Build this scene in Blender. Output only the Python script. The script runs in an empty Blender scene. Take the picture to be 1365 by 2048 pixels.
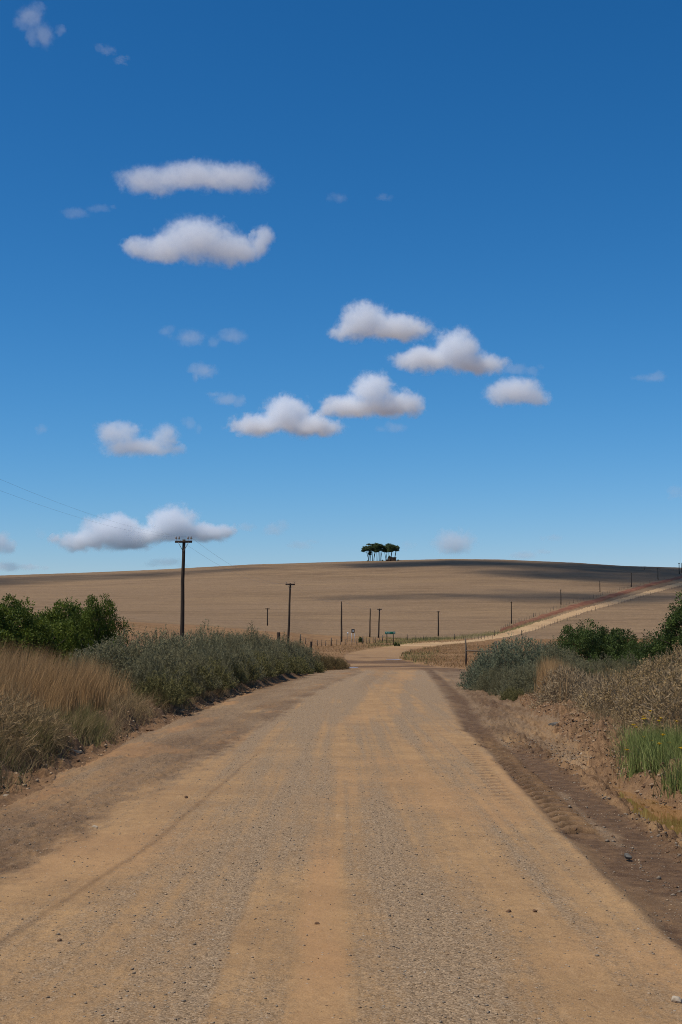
import bpy, bmesh, math, random
import numpy as np
from mathutils import Vector, Matrix

random.seed(7)
rng = np.random.default_rng(11)
SC = bpy.context.scene
COL = SC.collection

# ---------------------------------------------------------------- helpers
F, CX, CY, HOR = 2844.4, 682.5, 1024.0, 1290.0
PITCH = math.atan((HOR - CY) / F)
CP, SP = math.cos(PITCH), math.sin(PITCH)
ZC = 1.75


def ray(px, row):
    """azimuth tangent and elevation tangent of a photo pixel"""
    X, U = px - CX, CY - row
    y = F * CP - U * SP
    z = F * SP + U * CP
    return X / y, z / y


def project(x, y, z):
    d = y * CP + (z - ZC) * SP
    u = -y * SP + (z - ZC) * CP
    d = np.where(d > 0.1, d, 0.1)
    return CX + F * x / d, CY - F * u / d


def sm(a, b, x):
    t = np.clip((x - a) / (b - a), 0, 1)
    return t * t * (3 - 2 * t)


def lin(r, g, b):
    f = lambda c: c / 12.92 if c <= .04045 else ((c + .055) / 1.055) ** 2.4
    return (f(r / 255), f(g / 255), f(b / 255), 1.0)


def _h(ix, iy, s):
    n = (ix.astype(np.int64) * 374761393 + iy.astype(np.int64) * 668265263 + s * 974711) & 0x7fffffff
    n = ((n ^ (n >> 13)) * 1274126177) & 0x7fffffff
    n = n ^ (n >> 16)
    return (n & 0xffff) / 65535.0


def noise(x, y, s=0):
    ix, iy = np.floor(x), np.floor(y)
    fx, fy = x - ix, y - iy
    fx = fx * fx * (3 - 2 * fx)
    fy = fy * fy * (3 - 2 * fy)
    a, b = _h(ix, iy, s), _h(ix + 1, iy, s)
    c, d = _h(ix, iy + 1, s), _h(ix + 1, iy + 1, s)
    return (a + (b - a) * fx) * (1 - fy) + (c + (d - c) * fx) * fy


def fbm(x, y, s=0, o=4):
    v, a, t = 0, 1.0, 0
    for i in range(o):
        v = v + a * noise(x * 2 ** i + 17.3 * i, y * 2 ** i + 9.1 * i, s + i)
        t += a
        a *= .5
    return v / t


def mesh_np(name, V, polys, mats=(), attrs=None, smooth=False, mat_idx=None):
    """polys: list of int arrays (n,k)"""
    me = bpy.data.meshes.new(name)
    V = np.ascontiguousarray(V, dtype=np.float32)
    me.vertices.add(len(V))
    me.vertices.foreach_set('co', V.ravel())
    loops = np.concatenate([p.ravel() for p in polys]).astype(np.int32)
    tot = np.concatenate([np.full(len(p), p.shape[1], np.int32) for p in polys])
    st = np.concatenate([[0], np.cumsum(tot)[:-1]]).astype(np.int32)
    me.loops.add(len(loops))
    me.loops.foreach_set('vertex_index', loops)
    me.polygons.add(len(tot))
    me.polygons.foreach_set('loop_start', st)
    me.polygons.foreach_set('loop_total', tot)
    me.update(calc_edges=True)
    if smooth:
        me.polygons.foreach_set('use_smooth', np.ones(len(tot), bool))
    for m in mats:
        me.materials.append(m)
    if mat_idx is not None:
        me.polygons.foreach_set('material_index', mat_idx.astype(np.int32))
    for k, v in (attrs or {}).items():
        if v.ndim == 2:
            a = me.attributes.new(k, 'FLOAT_COLOR', 'POINT')
            if v.shape[1] == 3:
                v = np.concatenate([v, np.ones((len(v), 1))], 1)
            a.data.foreach_set('color', np.ascontiguousarray(v, dtype=np.float32).ravel())
        else:
            a = me.attributes.new(k, 'FLOAT', 'POINT')
            a.data.foreach_set('value', np.ascontiguousarray(v, dtype=np.float32))
    me.validate()
    return me


def link(name, me, parent=None, loc=None, kind=None):
    o = bpy.data.objects.new(name, me)
    COL.objects.link(o)
    if parent is not None:
        o.parent = parent
    if loc is not None:
        o.location = loc
    if kind:
        o['kind'] = kind
    return o


def thing(name, label, cat, loc=(0, 0, 0), rz=0, group=None):
    o = bpy.data.objects.new(name, None)
    COL.objects.link(o)
    o.empty_display_size = .2
    o.location = loc
    o.rotation_euler = (0, 0, rz)
    tag(o, label, cat, group)
    return o


def tag(o, label, cat, group=None):
    o['label'] = label
    o['category'] = cat
    if group:
        o['group'] = group
    return o


def copy_tree(root, loc, rz, label, group=None, scale=None):
    r = root.copy()
    COL.objects.link(r)
    r.location = loc
    r.rotation_euler = (0, 0, rz)
    if scale:
        r.scale = scale
    r['label'] = label
    if group:
        r['group'] = group
    for ch in list(root.children):
        c = ch.copy()
        COL.objects.link(c)
        c.parent = r
        for g in ch.children:
            d = g.copy()
            COL.objects.link(d)
            d.parent = c
    return r


class MB:
    """gathers tubes, boxes and blobs for ONE mesh"""
    def __init__(s):
        s.v, s.q, s.t, s.n = [], [], [], 0

    def add(s, V, q=None, t=None):
        if q is not None and len(q):
            s.q.append(np.asarray(q) + s.n)
        if t is not None and len(t):
            s.t.append(np.asarray(t) + s.n)
        s.v.append(np.asarray(V, float))
        s.n += len(V)

    def tube(s, pts, rad, n=7, cap=True):
        pts = np.asarray(pts, float)
        rad = np.broadcast_to(np.asarray(rad, float), (len(pts),))
        d = np.gradient(pts, axis=0)
        d /= np.linalg.norm(d, axis=1)[:, None] + 1e-9
        a = np.where(np.abs(d[:, 2:3]) > .9, np.array([[1., 0, 0]]), np.array([[0, 0, 1.]]))
        u = np.cross(d, a)
        u /= np.linalg.norm(u, axis=1)[:, None] + 1e-9
        w = np.cross(d, u)
        th = np.arange(n) * 2 * math.pi / n
        V = pts[:, None] + rad[:, None, None] * (np.cos(th)[None, :, None] * u[:, None] + np.sin(th)[None, :, None] * w[:, None])
        m = len(pts)
        V = V.reshape(-1, 3)
        i = np.arange(m - 1)[:, None] * n
        k = np.arange(n)[None]
        k2 = (k + 1) % n
        q = np.stack([i + k, i + k2, i + n + k2, i + n + k], -1).reshape(-1, 4)
        t = []
        if cap:
            V = np.concatenate([V, pts[:1], pts[-1:]])
            for k in range(n):
                t.append((m * n, (k + 1) % n, k))
                t.append((m * n + 1, (m - 1) * n + k, (m - 1) * n + (k + 1) % n))
        s.add(V, q, np.array(t) if t else None)

    def box(s, c, size, bev=.1, rot=None):
        bm = bmesh.new()
        bmesh.ops.create_cube(bm, size=1)
        bmesh.ops.scale(bm, vec=size, verts=bm.verts)
        if bev:
            bmesh.ops.bevel(bm, geom=bm.edges[:], offset=bev * min(size), segments=1, affect='EDGES')
        V = np.array([v.co[:] for v in bm.verts])
        if rot is not None:
            V = V @ np.asarray(rot.to_3x3()).T
        V = V + np.array(c)
        q = [[v.index for v in f.verts] for f in bm.faces if len(f.verts) == 4]
        t = [[v.index for v in f.verts] for f in bm.faces if len(f.verts) == 3]
        bm.free()
        s.add(V, np.array(q), np.array(t) if t else None)

    def mesh(s, name, mats=(), smooth=False, attrs=None):
        p = []
        if s.q:
            p.append(np.concatenate(s.q))
        if s.t:
            p.append(np.concatenate(s.t))
        return mesh_np(name, np.concatenate(s.v), p, mats, attrs, smooth)


# ---------------------------------------------------------------- node helpers
class NT:
    def __init__(s, name):
        s.m = bpy.data.materials.new(name)
        s.m.use_nodes = True
        s.t = s.m.node_tree
        s.t.nodes.clear()
        s.out = s.t.nodes.new('ShaderNodeOutputMaterial')

    def n(s, kind, **kw):
        nd = s.t.nodes.new('ShaderNode' + kind)
        for k, v in kw.items():
            setattr(nd, k, v)
        return nd

    def l(s, a, b):
        s.t.links.new(a, b)

    def set(s, sock, v):
        if hasattr(v, 'is_output'):
            s.l(v, sock)
        else:
            sock.default_value = v

    def math(s, op, a, b=0.0, c=0.0, clamp=False):
        nd = s.n('Math', operation=op, use_clamp=clamp)
        s.set(nd.inputs[0], a)
        s.set(nd.inputs[1], b)
        if op in ('MULTIPLY_ADD', 'SMOOTH_MAX'):
            s.set(nd.inputs[2], c)
        return nd.outputs[0]

    def mix(s, f, a, b, mode='MIX'):
        nd = s.n('Mix', data_type='RGBA', blend_type=mode, clamp_factor=True)
        s.set(nd.inputs[0], f)
        s.set(nd.inputs[6], a)
        s.set(nd.inputs[7], b)
        return nd.outputs[2]

    def ramp(s, f, lo, hi, a=0.0, b=1.0):
        nd = s.n('MapRange', interpolation_type='SMOOTHSTEP', clamp=True)
        s.set(nd.inputs[0], f)
        nd.inputs[1].default_value = lo
        nd.inputs[2].default_value = hi
        nd.inputs[3].default_value = a
        nd.inputs[4].default_value = b
        return nd.outputs[0]

    def noise(s, vec, scale, detail=4, rough=.55, dist=0.0):
        nd = s.n('TexNoise')
        s.l(vec, nd.inputs['Vector'])
        nd.inputs['Scale'].default_value = scale
        nd.inputs['Detail'].default_value = detail
        nd.inputs['Roughness'].default_value = rough
        nd.inputs['Distortion'].default_value = dist
        return nd.outputs[0]

    def scaled(s, vec, sc):
        nd = s.n('VectorMath', operation='MULTIPLY')
        s.l(vec, nd.inputs[0])
        nd.inputs[1].default_value = sc
        return nd.outputs[0]

    def attr(s, name):
        return s.n('Attribute', attribute_name=name)

    def obj(s):
        return s.n('TexCoord').outputs['Object']

    def bump(s, h, strength, dist):
        nd = s.n('Bump')
        nd.inputs['Strength'].default_value = strength
        nd.inputs['Distance'].default_value = dist
        s.l(h, nd.inputs['Height'])
        return nd.outputs[0]

    def principled(s, col, rough=.9, normal=None, spec=.2):
        p = s.n('BsdfPrincipled')
        s.set(p.inputs['Base Color'], col)
        s.set(p.inputs['Roughness'], rough)
        p.inputs['Specular IOR Level'].default_value = spec
        if normal is not None:
            s.l(normal, p.inputs['Normal'])
        s.l(p.outputs[0], s.out.inputs[0])
        return p


def leaf_mat(name, trans=.3, rough=.6, spec=.25, ca=None, cb=None, var=None, up=0.0):
    """leaf / blade material: the per-leaf colour comes from attribute 'tint' (0..1) between two greens"""
    t = NT(name)
    a = t.attr('tint').outputs['Fac']
    nz = t.noise(t.obj(), 1.3, 3)
    f = t.math('ADD', a, t.math('MULTIPLY', t.math('SUBTRACT', nz, .5), .7))
    c = t.mix(f, ca, cb)
    if var is not None:
        oi = t.n('ObjectInfo').outputs['Random']
        c = t.mix(t.math('MULTIPLY', oi, .55), c, var)
    p = t.n('BsdfPrincipled')
    t.l(c, p.inputs['Base Color'])
    p.inputs['Roughness'].default_value = rough
    p.inputs['Specular IOR Level'].default_value = spec
    tr = t.n('BsdfTranslucent')
    t.l(c, tr.inputs[0])
    if up:
        ad = t.n('VectorMath', operation='ADD')
        t.l(t.n('NewGeometry').outputs['Normal'], ad.inputs[0])
        ad.inputs[1].default_value = (0, 0, up)
        nm = t.n('VectorMath', operation='NORMALIZE')
        t.l(ad.outputs[0], nm.inputs[0])
        t.l(nm.outputs[0], p.inputs['Normal'])
    mx = t.n('MixShader')
    mx.inputs[0].default_value = trans
    t.l(p.outputs[0], mx.inputs[1])
    t.l(tr.outputs[0], mx.inputs[2])
    t.l(mx.outputs[0], t.out.inputs[0])
    return t.m


def plain_mat(name, col, col2=None, scale=8.0, rough=.8, spec=.3, stretch=(1, 1, 1), bump=.0):
    t = NT(name)
    v = t.scaled(t.obj(), stretch)
    nz = t.noise(v, scale, 5, .6)
    c = t.mix(t.ramp(nz, .3, .7), col, col2 or tuple(x * .75 for x in col[:3]) + (1,))
    nrm = t.bump(nz, bump, .01) if bump else None
    t.principled(c, rough, nrm, spec)
    return t.m


# ---------------------------------------------------------------- terrain
Ly = np.array([0, 15.5, 28.9, 45, 64.6, 80, 94, 120])
Lx = np.array([-3.72, -3.75, -3.9, -3.68, -2.9, -2.2, -1.45, -.2])
Ry = np.array([0, 10, 13.8, 18, 20.7, 28.9, 45, 64.6, 99.5, 120])
Rx = np.array([3.1, 3.05, 3.0, 3.1, 3.62, 4.3, 5.5, 6.6, 8.6, 9.6])
D1y = np.array([0, 10, 16.6, 33.2, 52.4, 95])
D1x = np.array([-2.45, -2.41, -2.06, -1.43, -.78, 1.6])
D2y = np.array([0, 8.9, 11.6, 16, 20.7, 29.3, 45, 71, 99])
D2x = np.array([2.15, 2.13, 2.1, 2.2, 2.31, 2.6, 3.44, 4.68, 6.0])
R2y = np.array([0, 8, 11.6, 15.3, 20.7, 24, 40])
R2x = np.array([2.3, 2.5, 2.6, 2.76, 2.86, 2.98, 3.6])
TRy = np.array([0, 10, 14, 18.5, 23.3, 30, 45, 71, 99])
TRx = np.array([2.1, 2.15, 2.27, 2.42, 2.6, 2.76, 3.6, 4.82, 6.1])
ROWr = np.array([100, 130, 160, 200, 250, 300, 340, 380.])
ROWv = np.array([1339.8, 1328, 1319, 1309, 1298, 1288, 1281.5, 1276.])
RIDGEp = np.array([-1500, -200, 0, 150, 300, 500, 700, 800, 900, 1000, 1150, 1250, 1365, 1500, 1700, 3000])
RIDGEv = np.array([1195, 1165, 1155.5, 1149, 1142, 1130, 1123.5, 1121, 1119, 1120.5, 1128, 1135.5, 1140, 1142, 1150, 1195.])
BERMy = np.array([21.5, 23.5, 27, 33, 40, 48])
BERMx = np.array([4.35, 4.5, 4.75, 5.2, 5.75, 6.4])
BERMh = np.array([.0, .34, .30, .27, .2, .0])


def edgeL(y):
    return np.interp(y, Ly, Lx)


def edgeR(y):
    return np.interp(y, Ry, Rx)


def Z(x, y):
    x = np.asarray(x, float)
    y = np.asarray(y, float)
    r = np.hypot(x, y)
    th = np.clip(np.arctan2(x, y), -1.3, 1.3)
    pu = np.clip(CX + F * np.tan(th), -1500, 3000)
    rowm = np.interp(r, ROWr, ROWv)
    z = np.where(r < 100, 0.0, ZC - r * (rowm - HOR) / F)
    eb = (HOR - 1276.) / F
    er = (HOR - np.interp(pu, RIDGEp, RIDGEv)) / F
    t = np.clip((r - 380) / 720, 0, 1)
    e = eb + (er - eb) * (1 - (1 - t) ** 1.5)
    over = np.maximum(r - 1100, 0)
    e = e - .05 * (over / 1000) ** 1.5
    e = np.maximum(e, -.08)
    z = np.where(r > 380, ZC + r * e, z)
    # higher ground left of the junction
    wl = 1 - sm(555, 650, pu)
    amt = 1.7 + 3.0 * (1 - sm(150, 560, pu))
    z = z + wl * amt * sm(130, 205, r) * (1 - sm(380, 640, r))
    wr = sm(1000, 1300, pu)
    z = z + wr * 1.2 * sm(60, 160, r) * (1 - sm(300, 420, r))
    # long soft swells on the hill
    z = z + sm(360, 600, r) * (fbm(x / 160., y / 160., 5, 2) - .5) * 3.0 * (1 - sm(800, 1090, r))
    # near roadside
    yy = np.clip(y, 0, 120)
    wn = (1 - sm(84, 112, r))
    wob = (fbm(x * .25, y * .5, 31, 3) - .5)
    dl = edgeL(yy) - x + wob * .5
    dr = x - edgeR(yy) + wob * .5
    prof = (-.07 * np.exp(-((dl - .2) / .22) ** 2) + .34 * sm(.35, .95, dl) + .25 * sm(1, 6, dl))
    prof = prof + .22 * sm(1.0, 2.6, dr) + .25 * sm(2.6, 9, dr)
    cam = .07 * (1 - np.clip((x - (edgeL(yy) + edgeR(yy)) / 2) / ((edgeR(yy) - edgeL(yy)) / 2), -1, 1) ** 2)
    prof = prof + cam * (1 - sm(60, 95, r))
    # ditch that holds the puddle
    px = np.interp(y, [8, 12, 14.5, 16, 17.5, 20], [3.65, 3.62, 3.5, 3.47, 3.42, 3.5])
    hw = np.interp(y, [8, 12, 14.5, 16, 17.5, 20], [.6, .55, .44, .36, .2, .15])
    prof = prof - .16 * np.exp(-((x - px) / hw) ** 4) * sm(11.8, 13.3, y) * (1 - sm(16.5, 20, y))
    prof = prof + .16 * np.exp(-((x - px - .72) / .26) ** 2) * sm(11, 14, y) * (1 - sm(19, 22, y))
    # berm pushed up by the grader
    bx = np.interp(y, BERMy, BERMx)
    bh = np.interp(y, BERMy, BERMh, left=0, right=0)
    prof = prof + bh * np.exp(-(np.abs((x - bx)) / .52) ** 2.6) * (.8 + .5 * noise(y * .9, x * 0 + 3, 8))
    return z + prof * wn


def zat(x, y):
    return float(Z(np.array([x]), np.array([y]))[0])


_RS = np.concatenate([np.linspace(5, 120, 2400), np.linspace(120, 1100, 4000)])


def hit(px, row):
    """where the line of sight through a photo pixel meets the ground"""
    u, e = ray(px, row)
    ys = _RS / math.hypot(1, u)
    zs = Z(u * ys, ys)
    f = (zs - ZC) - e * ys
    k = np.argmax(f >= 0)
    if f[k] < 0:
        k = len(ys) - 1
    y = ys[k]
    return Vector((u * y, y, zs[k]))


def at(px, dist):
    """ground point on the azimuth of a photo column, dist metres ahead"""
    u, _ = ray(px, HOR)
    return Vector((u * dist, dist, zat(u * dist, dist)))


def inpoly(px, py, poly):
    poly = np.asarray(poly, float)
    ins = np.zeros(px.shape, bool)
    n = len(poly)
    for i in range(n):
        x1, y1 = poly[i]
        x2, y2 = poly[(i + 1) % n]
        if y1 == y2:
            continue
        c = (y1 > py) != (y2 > py)
        xi = (x2 - x1) * (py - y1) / (y2 - y1) + x1
        ins ^= c & (px < xi)
    return ins


JUNCTION = [(560, 1369), (640, 1343.5), (697, 1337.5), (701, 1330), (694, 1322), (687, 1312), (690, 1306.5), (716, 1301), (746, 1296),
            (780, 1291.5), (811, 1287.5), (845, 1285.5), (881, 1284.5), (905, 1283), (935, 1280), (965, 1275), (985, 1271), (1012, 1264.5), (1053, 1251.5),
            (1138, 1225), (1189, 1211), (1240, 1197.5), (1300, 1181), (1365, 1163), (1430, 1148), (1470, 1143), (1470, 1148), (1430, 1154), (1365, 1170), (1275, 1194),
            (1224, 1209), (1172, 1223), (1118, 1242), (1070, 1259), (1030, 1270), (982, 1279), (930, 1285.5), (887, 1290), (864, 1294),
            (823, 1300), (804, 1308), (799, 1317), (820, 1322.5), (849, 1328), (890, 1334), (928, 1339), (975, 1367)]
REDBANK = [(1470, 1131), (1365, 1152), (1330, 1161), (1305, 1166), (1261, 1178.5), (1189, 1200), (1138, 1213), (1074, 1235), (1040, 1247), (1000, 1261),
           (1000, 1265), (1040, 1252), (1074, 1241), (1138, 1221), (1189, 1207.5), (1261, 1185), (1305, 1172), (1330, 1166), (1365, 1157), (1470, 1136)]

# grid: rings round the camera, fine where the photograph looks
rr = [.06, .4, 1, 1.8, 2.6, 3.4, 4.0, 4.5, 5.0]
rows = np.arange(2110, 1336, -1.0)
rr += list(4977. / (rows - 1290.))
rr += list(np.arange(110, 380, 1.1)) + list(np.arange(380, 1170, 4.0)) + list(np.geomspace(1175, 9000, 26))
rr = np.array(sorted(rr))
a0 = np.arange(-14.6, 14.601, .046)
a1 = np.arange(15, 32, .5)
a2 = np.arange(35, 176, 5.0)
az = np.radians(np.concatenate([[-180], -a2[::-1], -a1[::-1], a0, a1, a2]))
NR, NC = len(rr), len(az)
RR, AA = np.meshgrid(rr, az, indexing='ij')
X = RR * np.sin(AA)
Y = RR * np.cos(AA)
H = Z(X, Y)
PX, PR = project(X, Y, H)
yc = np.clip(Y, 0, 120)

# which part of the sheet is road
wig = (fbm(X * .9, Y * .5, 3, 4) - .5) * .5
isroad = (X > edgeL(yc) + wig) & (X < edgeR(yc) + wig * 1.2) & (RR < 100)
sel = (RR >= 96) & (RR < 1180) & (np.abs(AA) < .30)
jx = (fbm(X * .12, Y * .12, 71, 3) - .5) * 5
jy = (fbm(X * .12, Y * .12, 72, 3) - .5) * 1.6
isroad[sel] = inpoly((PX + jx)[sel], (PR + jy)[sel], JUNCTION)
isroad &= ~((RR > 96) & (Y < 0))
redm = np.zeros_like(H)
redm[sel] = inpoly((PX + jx * .6)[sel], (PR + jy * .9)[sel], REDBANK)

# dirt kinds on the road and shoulders (what lies there; lug shade added below)
wn1 = fbm(X * 1.4, Y * .35, 12, 4) - .5
wn2 = fbm(X * 3, Y * .9, 13, 4) - .5
nearw = 1 - sm(85, 100, RR)
d1 = np.interp(yc, D1y, D1x)
d2 = np.interp(yc, D2y, D2x)
r2 = np.interp(yc, R2y, R2x)
mudL = sm(-.08, .4, d1 - X + wn1 * .45 + (fbm(X * 7, Y * 3, 431, 4) - .5) * .5)
mudR = sm(-.05, .45, X - d2 + wn2 * 1.1 + wn1 * .4)
lineL = np.exp(-((X - (np.interp(yc, [0, 8.2, 12.4, 16, 30, 60], [-1.98, -1.96, -1.6, -1.5, -1.1, -.5])) + wn2 * .06) / .035) ** 2) * .4 * (1 - sm(14, 30, Y))
tr = np.interp(yc, TRy, TRx)
rut1 = np.exp(-((X - tr + wn2 * .10) / (.23 + .08 * sm(24, 45, Y))) ** 4)
rut2 = np.exp(-((X - r2 + wn2 * .12) / .22) ** 4) * (1 - sm(21, 25, Y))
strip = np.exp(-((X - (tr + r2) / 2 - .0 + wn2 * .1) / .09) ** 2) * (1 - sm(24, 30, Y))
far = sm(26, 60, Y)
dark = np.clip(mudL * (.4 + .42 * np.exp(-np.maximum(d1 - X - .1, 0) / .55) + wn1 * .9) * (1 - .35 * far) + lineL + mudR * (.58 + wn1 * 1.0 + .34 * (1 - sm(11, 15, Y))) * (1 - .8 * sm(.22, .5, X - r2 + wn2 * .3) * (1 - sm(28, 40, Y))) * (1 - .3 * far) + rut1 * .85 * (1 - .2 * far) + rut2 * .9 - strip * .5, 0, 1)
band = .55 * np.exp(-((X + .85) / .55) ** 2) + .75 * np.exp(-((X - .42) / .28) ** 2) + .35 * np.exp(-((X - 1.5) / .3) ** 2) + .3 * np.exp(-((X + 1.6) / .3) ** 2)
strk = fbm(X * 5.5, Y * .10, 411, 4) - .5 + .5 * (fbm(X * 17, Y * .07, 412, 3) - .5)
grav = np.clip(band * .75 + wn1 * .8 + strk * 1.5 + (fbm(X * .5, Y * .12, 19, 3) - .5) * .6 + .17 + .26 * sm(8, 17, Y) + .3 * sm(14, 60, Y), 0, 1)
grav = np.clip(np.maximum(grav, strip * 1.0) + .5 * mudL + .3 * sm(.5, 1.2, X - d2) * sm(14, 30, Y), 0, 1)
orange = .62 * (.35 + 1.1 * noise(Y * .9, X * 3, 421)) * np.exp(-((X + .12 + wn2 * .14 + wn1 * .08) / .13) ** 4) * (1 - sm(9.5, 16, Y)) + .4 * sm(.25, .5, wn1 + .5) * sm(.55, .75, fbm(X * .6, Y * .25, 44, 3)) + mudL * sm(.64, .7, fbm(X * 1.2, Y * .3, 47, 3)) * .9
orange = np.clip(orange, 0, 1)
grav = grav * (1 - .6 * np.clip(orange, 0, 1))
orange = np.clip(orange + .45 * sm(.3, .7, X - r2) * (1 - sm(19, 23, Y)) * sm(.4, .6, fbm(X * 1.5, Y * .6, 423, 3)), 0, 1)
lat = X - (edgeL(yc) + edgeR(yc)) / 2
stk = fbm(lat * 1.6, Y * .02, 401, 4)
grav = np.clip(grav + sm(16, 40, Y) * (stk - .45) * 2.2, 0, 1)
dark = np.clip(dark + .38 * sm(.1, .5, X - tr - .3) * sm(19, 25, Y) * (.6 + 1.2 * wn1), 0, 1)
dark = np.clip(dark + sm(30, 70, Y) * np.maximum(fbm(lat * 1.1 + 7, Y * .015, 402, 4) - .5, 0) * 1.2, 0, 1)
# the junction and hill road are plain pale dust with reddish wet streaks
wf = sm(94, 112, RR)
jn = fbm(X * .12, Y * .06, 55, 4)
dark = dark * (1 - wf) + wf * (.3 + .7 * sm(.42, .62, jn)) * (1 - .8 * sm(200, 275, RR))
grav = grav * (1 - wf) + wf * .25 * sm(.45, .6, fbm(X * .15, Y * .1, 57, 3))
orange = orange * (1 - wf) + wf * .5 * sm(.42, .6, jn) * (1 - .7 * sm(270, 300, RR))

# relief finer than the terrain
q = 1 - sm(40, 95, RR)
d = (fbm(X * 9, Y * 9, 21, 4) - .5) * .014 * q
d += (noise(X * 28, Y * 28, 23) - .5) * .007 * q * (.4 + grav)
clod = np.maximum(fbm(X * 9, Y * 6, 25, 5) - .45, 0) * .34 + np.maximum(noise(X * 19, Y * 17, 27) - .6, 0) * .05
d += clod * np.clip(mudR * .9 + mudL * .26 - rut2 * .9 - rut1 * 1.2, 0, 1) * q
d -= .022 * rut2 * q + .03 * rut1 * (1 - sm(24, 40, Y)) * q
d += .02 * np.exp(-((X - tr + .24) / .07) ** 2) * (1 - sm(18, 30, Y))
offr = (~isroad) & (RR < 100) & (Y > 0)
bxx = np.interp(Y, BERMy, BERMx)
onb = np.exp(-((X - bxx + .15) / .75) ** 4) * sm(19, 22, Y) * (1 - sm(46, 50, Y)) + np.exp(-((X - 4.25) / .6) ** 4) * sm(12, 15, Y) * (1 - sm(21, 23, Y))
onb += np.exp(-((edgeL(yc) - X - .6) / .55) ** 4)
rough = np.maximum(fbm(X * 3.2, Y * 2.6, 35, 5) - .42, 0) * .42 + np.maximum(noise(X * 14, Y * 12, 36) - .55, 0) * .09
d += rough * np.clip(onb, 0, 1) * q * (~isroad)
d += (fbm(X * 2.2, Y * 2.2, 39, 4) - .5) * .1 * (~isroad) * q
# lugs pressed in the mud by a tractor tyre
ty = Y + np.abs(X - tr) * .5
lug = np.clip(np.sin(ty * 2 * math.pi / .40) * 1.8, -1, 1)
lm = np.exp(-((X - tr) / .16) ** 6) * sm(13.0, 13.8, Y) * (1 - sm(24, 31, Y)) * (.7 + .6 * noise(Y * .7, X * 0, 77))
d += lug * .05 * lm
dark = np.clip(dark - .12 * lm * (lug > .3) + .6 * lm * (lug < .1), 0, 1)  # lug tops lightened, grooves darkened: shade painted over the damp mud
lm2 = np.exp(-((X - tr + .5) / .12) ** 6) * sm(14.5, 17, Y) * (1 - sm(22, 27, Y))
dark = np.clip(dark + .4 * lm2 * (lug < 0), 0, 1)  # fainter second track, its groove shade painted in the same way
d += lug * .006 * lm2
# faint washboard on the dusty left half
d += np.sin(Y * 2 * math.pi / .55 + wn1 * 5) * .006 * np.exp(-((X + 1.25) / .5) ** 2) * (1 - sm(14, 20, Y))
# tyre lines
d += np.sin(X * 2 * math.pi / .055) * .0018 * np.exp(-((X - .28 - .02 * (Y - 8)) / .1) ** 2) * sm(6.5, 9, Y) * (1 - sm(14, 18, Y)) * (noise(Y * .8, X * 2, 88) > .35)
H = H + d
H = H + redm * sm(300, 330, RR) * (.2 + .5 * noise(X * .1, Y * .1, 61))
H = H + (fbm(X * .35, Y * .35, 63, 3) - .5) * .35 * sm(300, 380, RR) * (~isroad)
H = H - .12 * isroad * sm(110, 130, RR)
dirt = np.stack([dark, grav, orange], -1).reshape(-1, 3)  # dark holds mud plus the painted lug shade
V = np.stack([X, Y, H], -1).reshape(-1, 3)

# cover masks on the ground: r = reddish verge grass, g = green growth, b = bare earth
verge = sm(96, 120, RR) * (1 - sm(300, 345, RR))
bnd = np.interp(PX, [-200, 200, 400, 560, 680, 760, 820, 1000, 1700], [1236, 1239, 1249, 1262, 1270, 1274, 1277, 1277, 1277]) + (fbm(X * .05, Y * .03, 91, 3) - .5) * 5
field_near = sm(0, 2.2, PR - bnd) * (RR > 95)
green = np.exp(-((PR - np.interp(PX, [820, 900, 1000, 1100], [1279, 1277, 1266, 1238])) / np.interp(PX, [820, 960, 1100], [2.4, 3.5, 4.5])) ** 2) * sm(800, 850, PX) * (1 - sm(1010, 1180, PX)) * (RR > 250)
green = .6 * green * (.3 + 1.0 * fbm(X * .2, Y * .1, 93, 3))
green += .6 * (RR > 130) * sm(0, 3, PR - bnd) * np.exp(-(((PX - 800) / 60) ** 2)) * (fbm(X * .3, Y * .2, 94, 3) > .5)
bare = np.clip((1 - sm(90, 100, RR)) * np.ones_like(H), 0, 1)
bare = np.maximum(bare, redm)
bank = np.clip(np.exp(-((edgeL(yc) - X - .7) / .45) ** 2), 0, 1) * (RR < 100)
cover = np.stack([np.clip(field_near, 0, 1), np.clip(green, 0, 1), bare], -1).reshape(-1, 3)
cover2 = np.stack([redm, bank, np.clip(onb, 0, 1)], -1).reshape(-1, 3)


ii = np.arange(NR - 1)[:, None] * NC
jj = np.arange(NC)[None]
j2 = (jj + 1) % NC
Q = np.stack([ii + jj, ii + j2, ii + NC + j2, ii + NC + jj], -1).reshape(-1, 4)
rf = isroad.reshape(-1)[Q].sum(1) >= 2
rq = RR.reshape(-1)[Q[:, 0]]
ctr = NC  # the first ring is a point


def part_mesh(name, mask, mat, attrs):
    q4 = Q[mask]
    used, inv = np.unique(q4, return_inverse=True)
    q4 = inv.reshape(-1, 4)
    return mesh_np(name, V[used], [q4], [mat], {k: v[used] for k, v in attrs.items()}, smooth=True)


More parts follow.
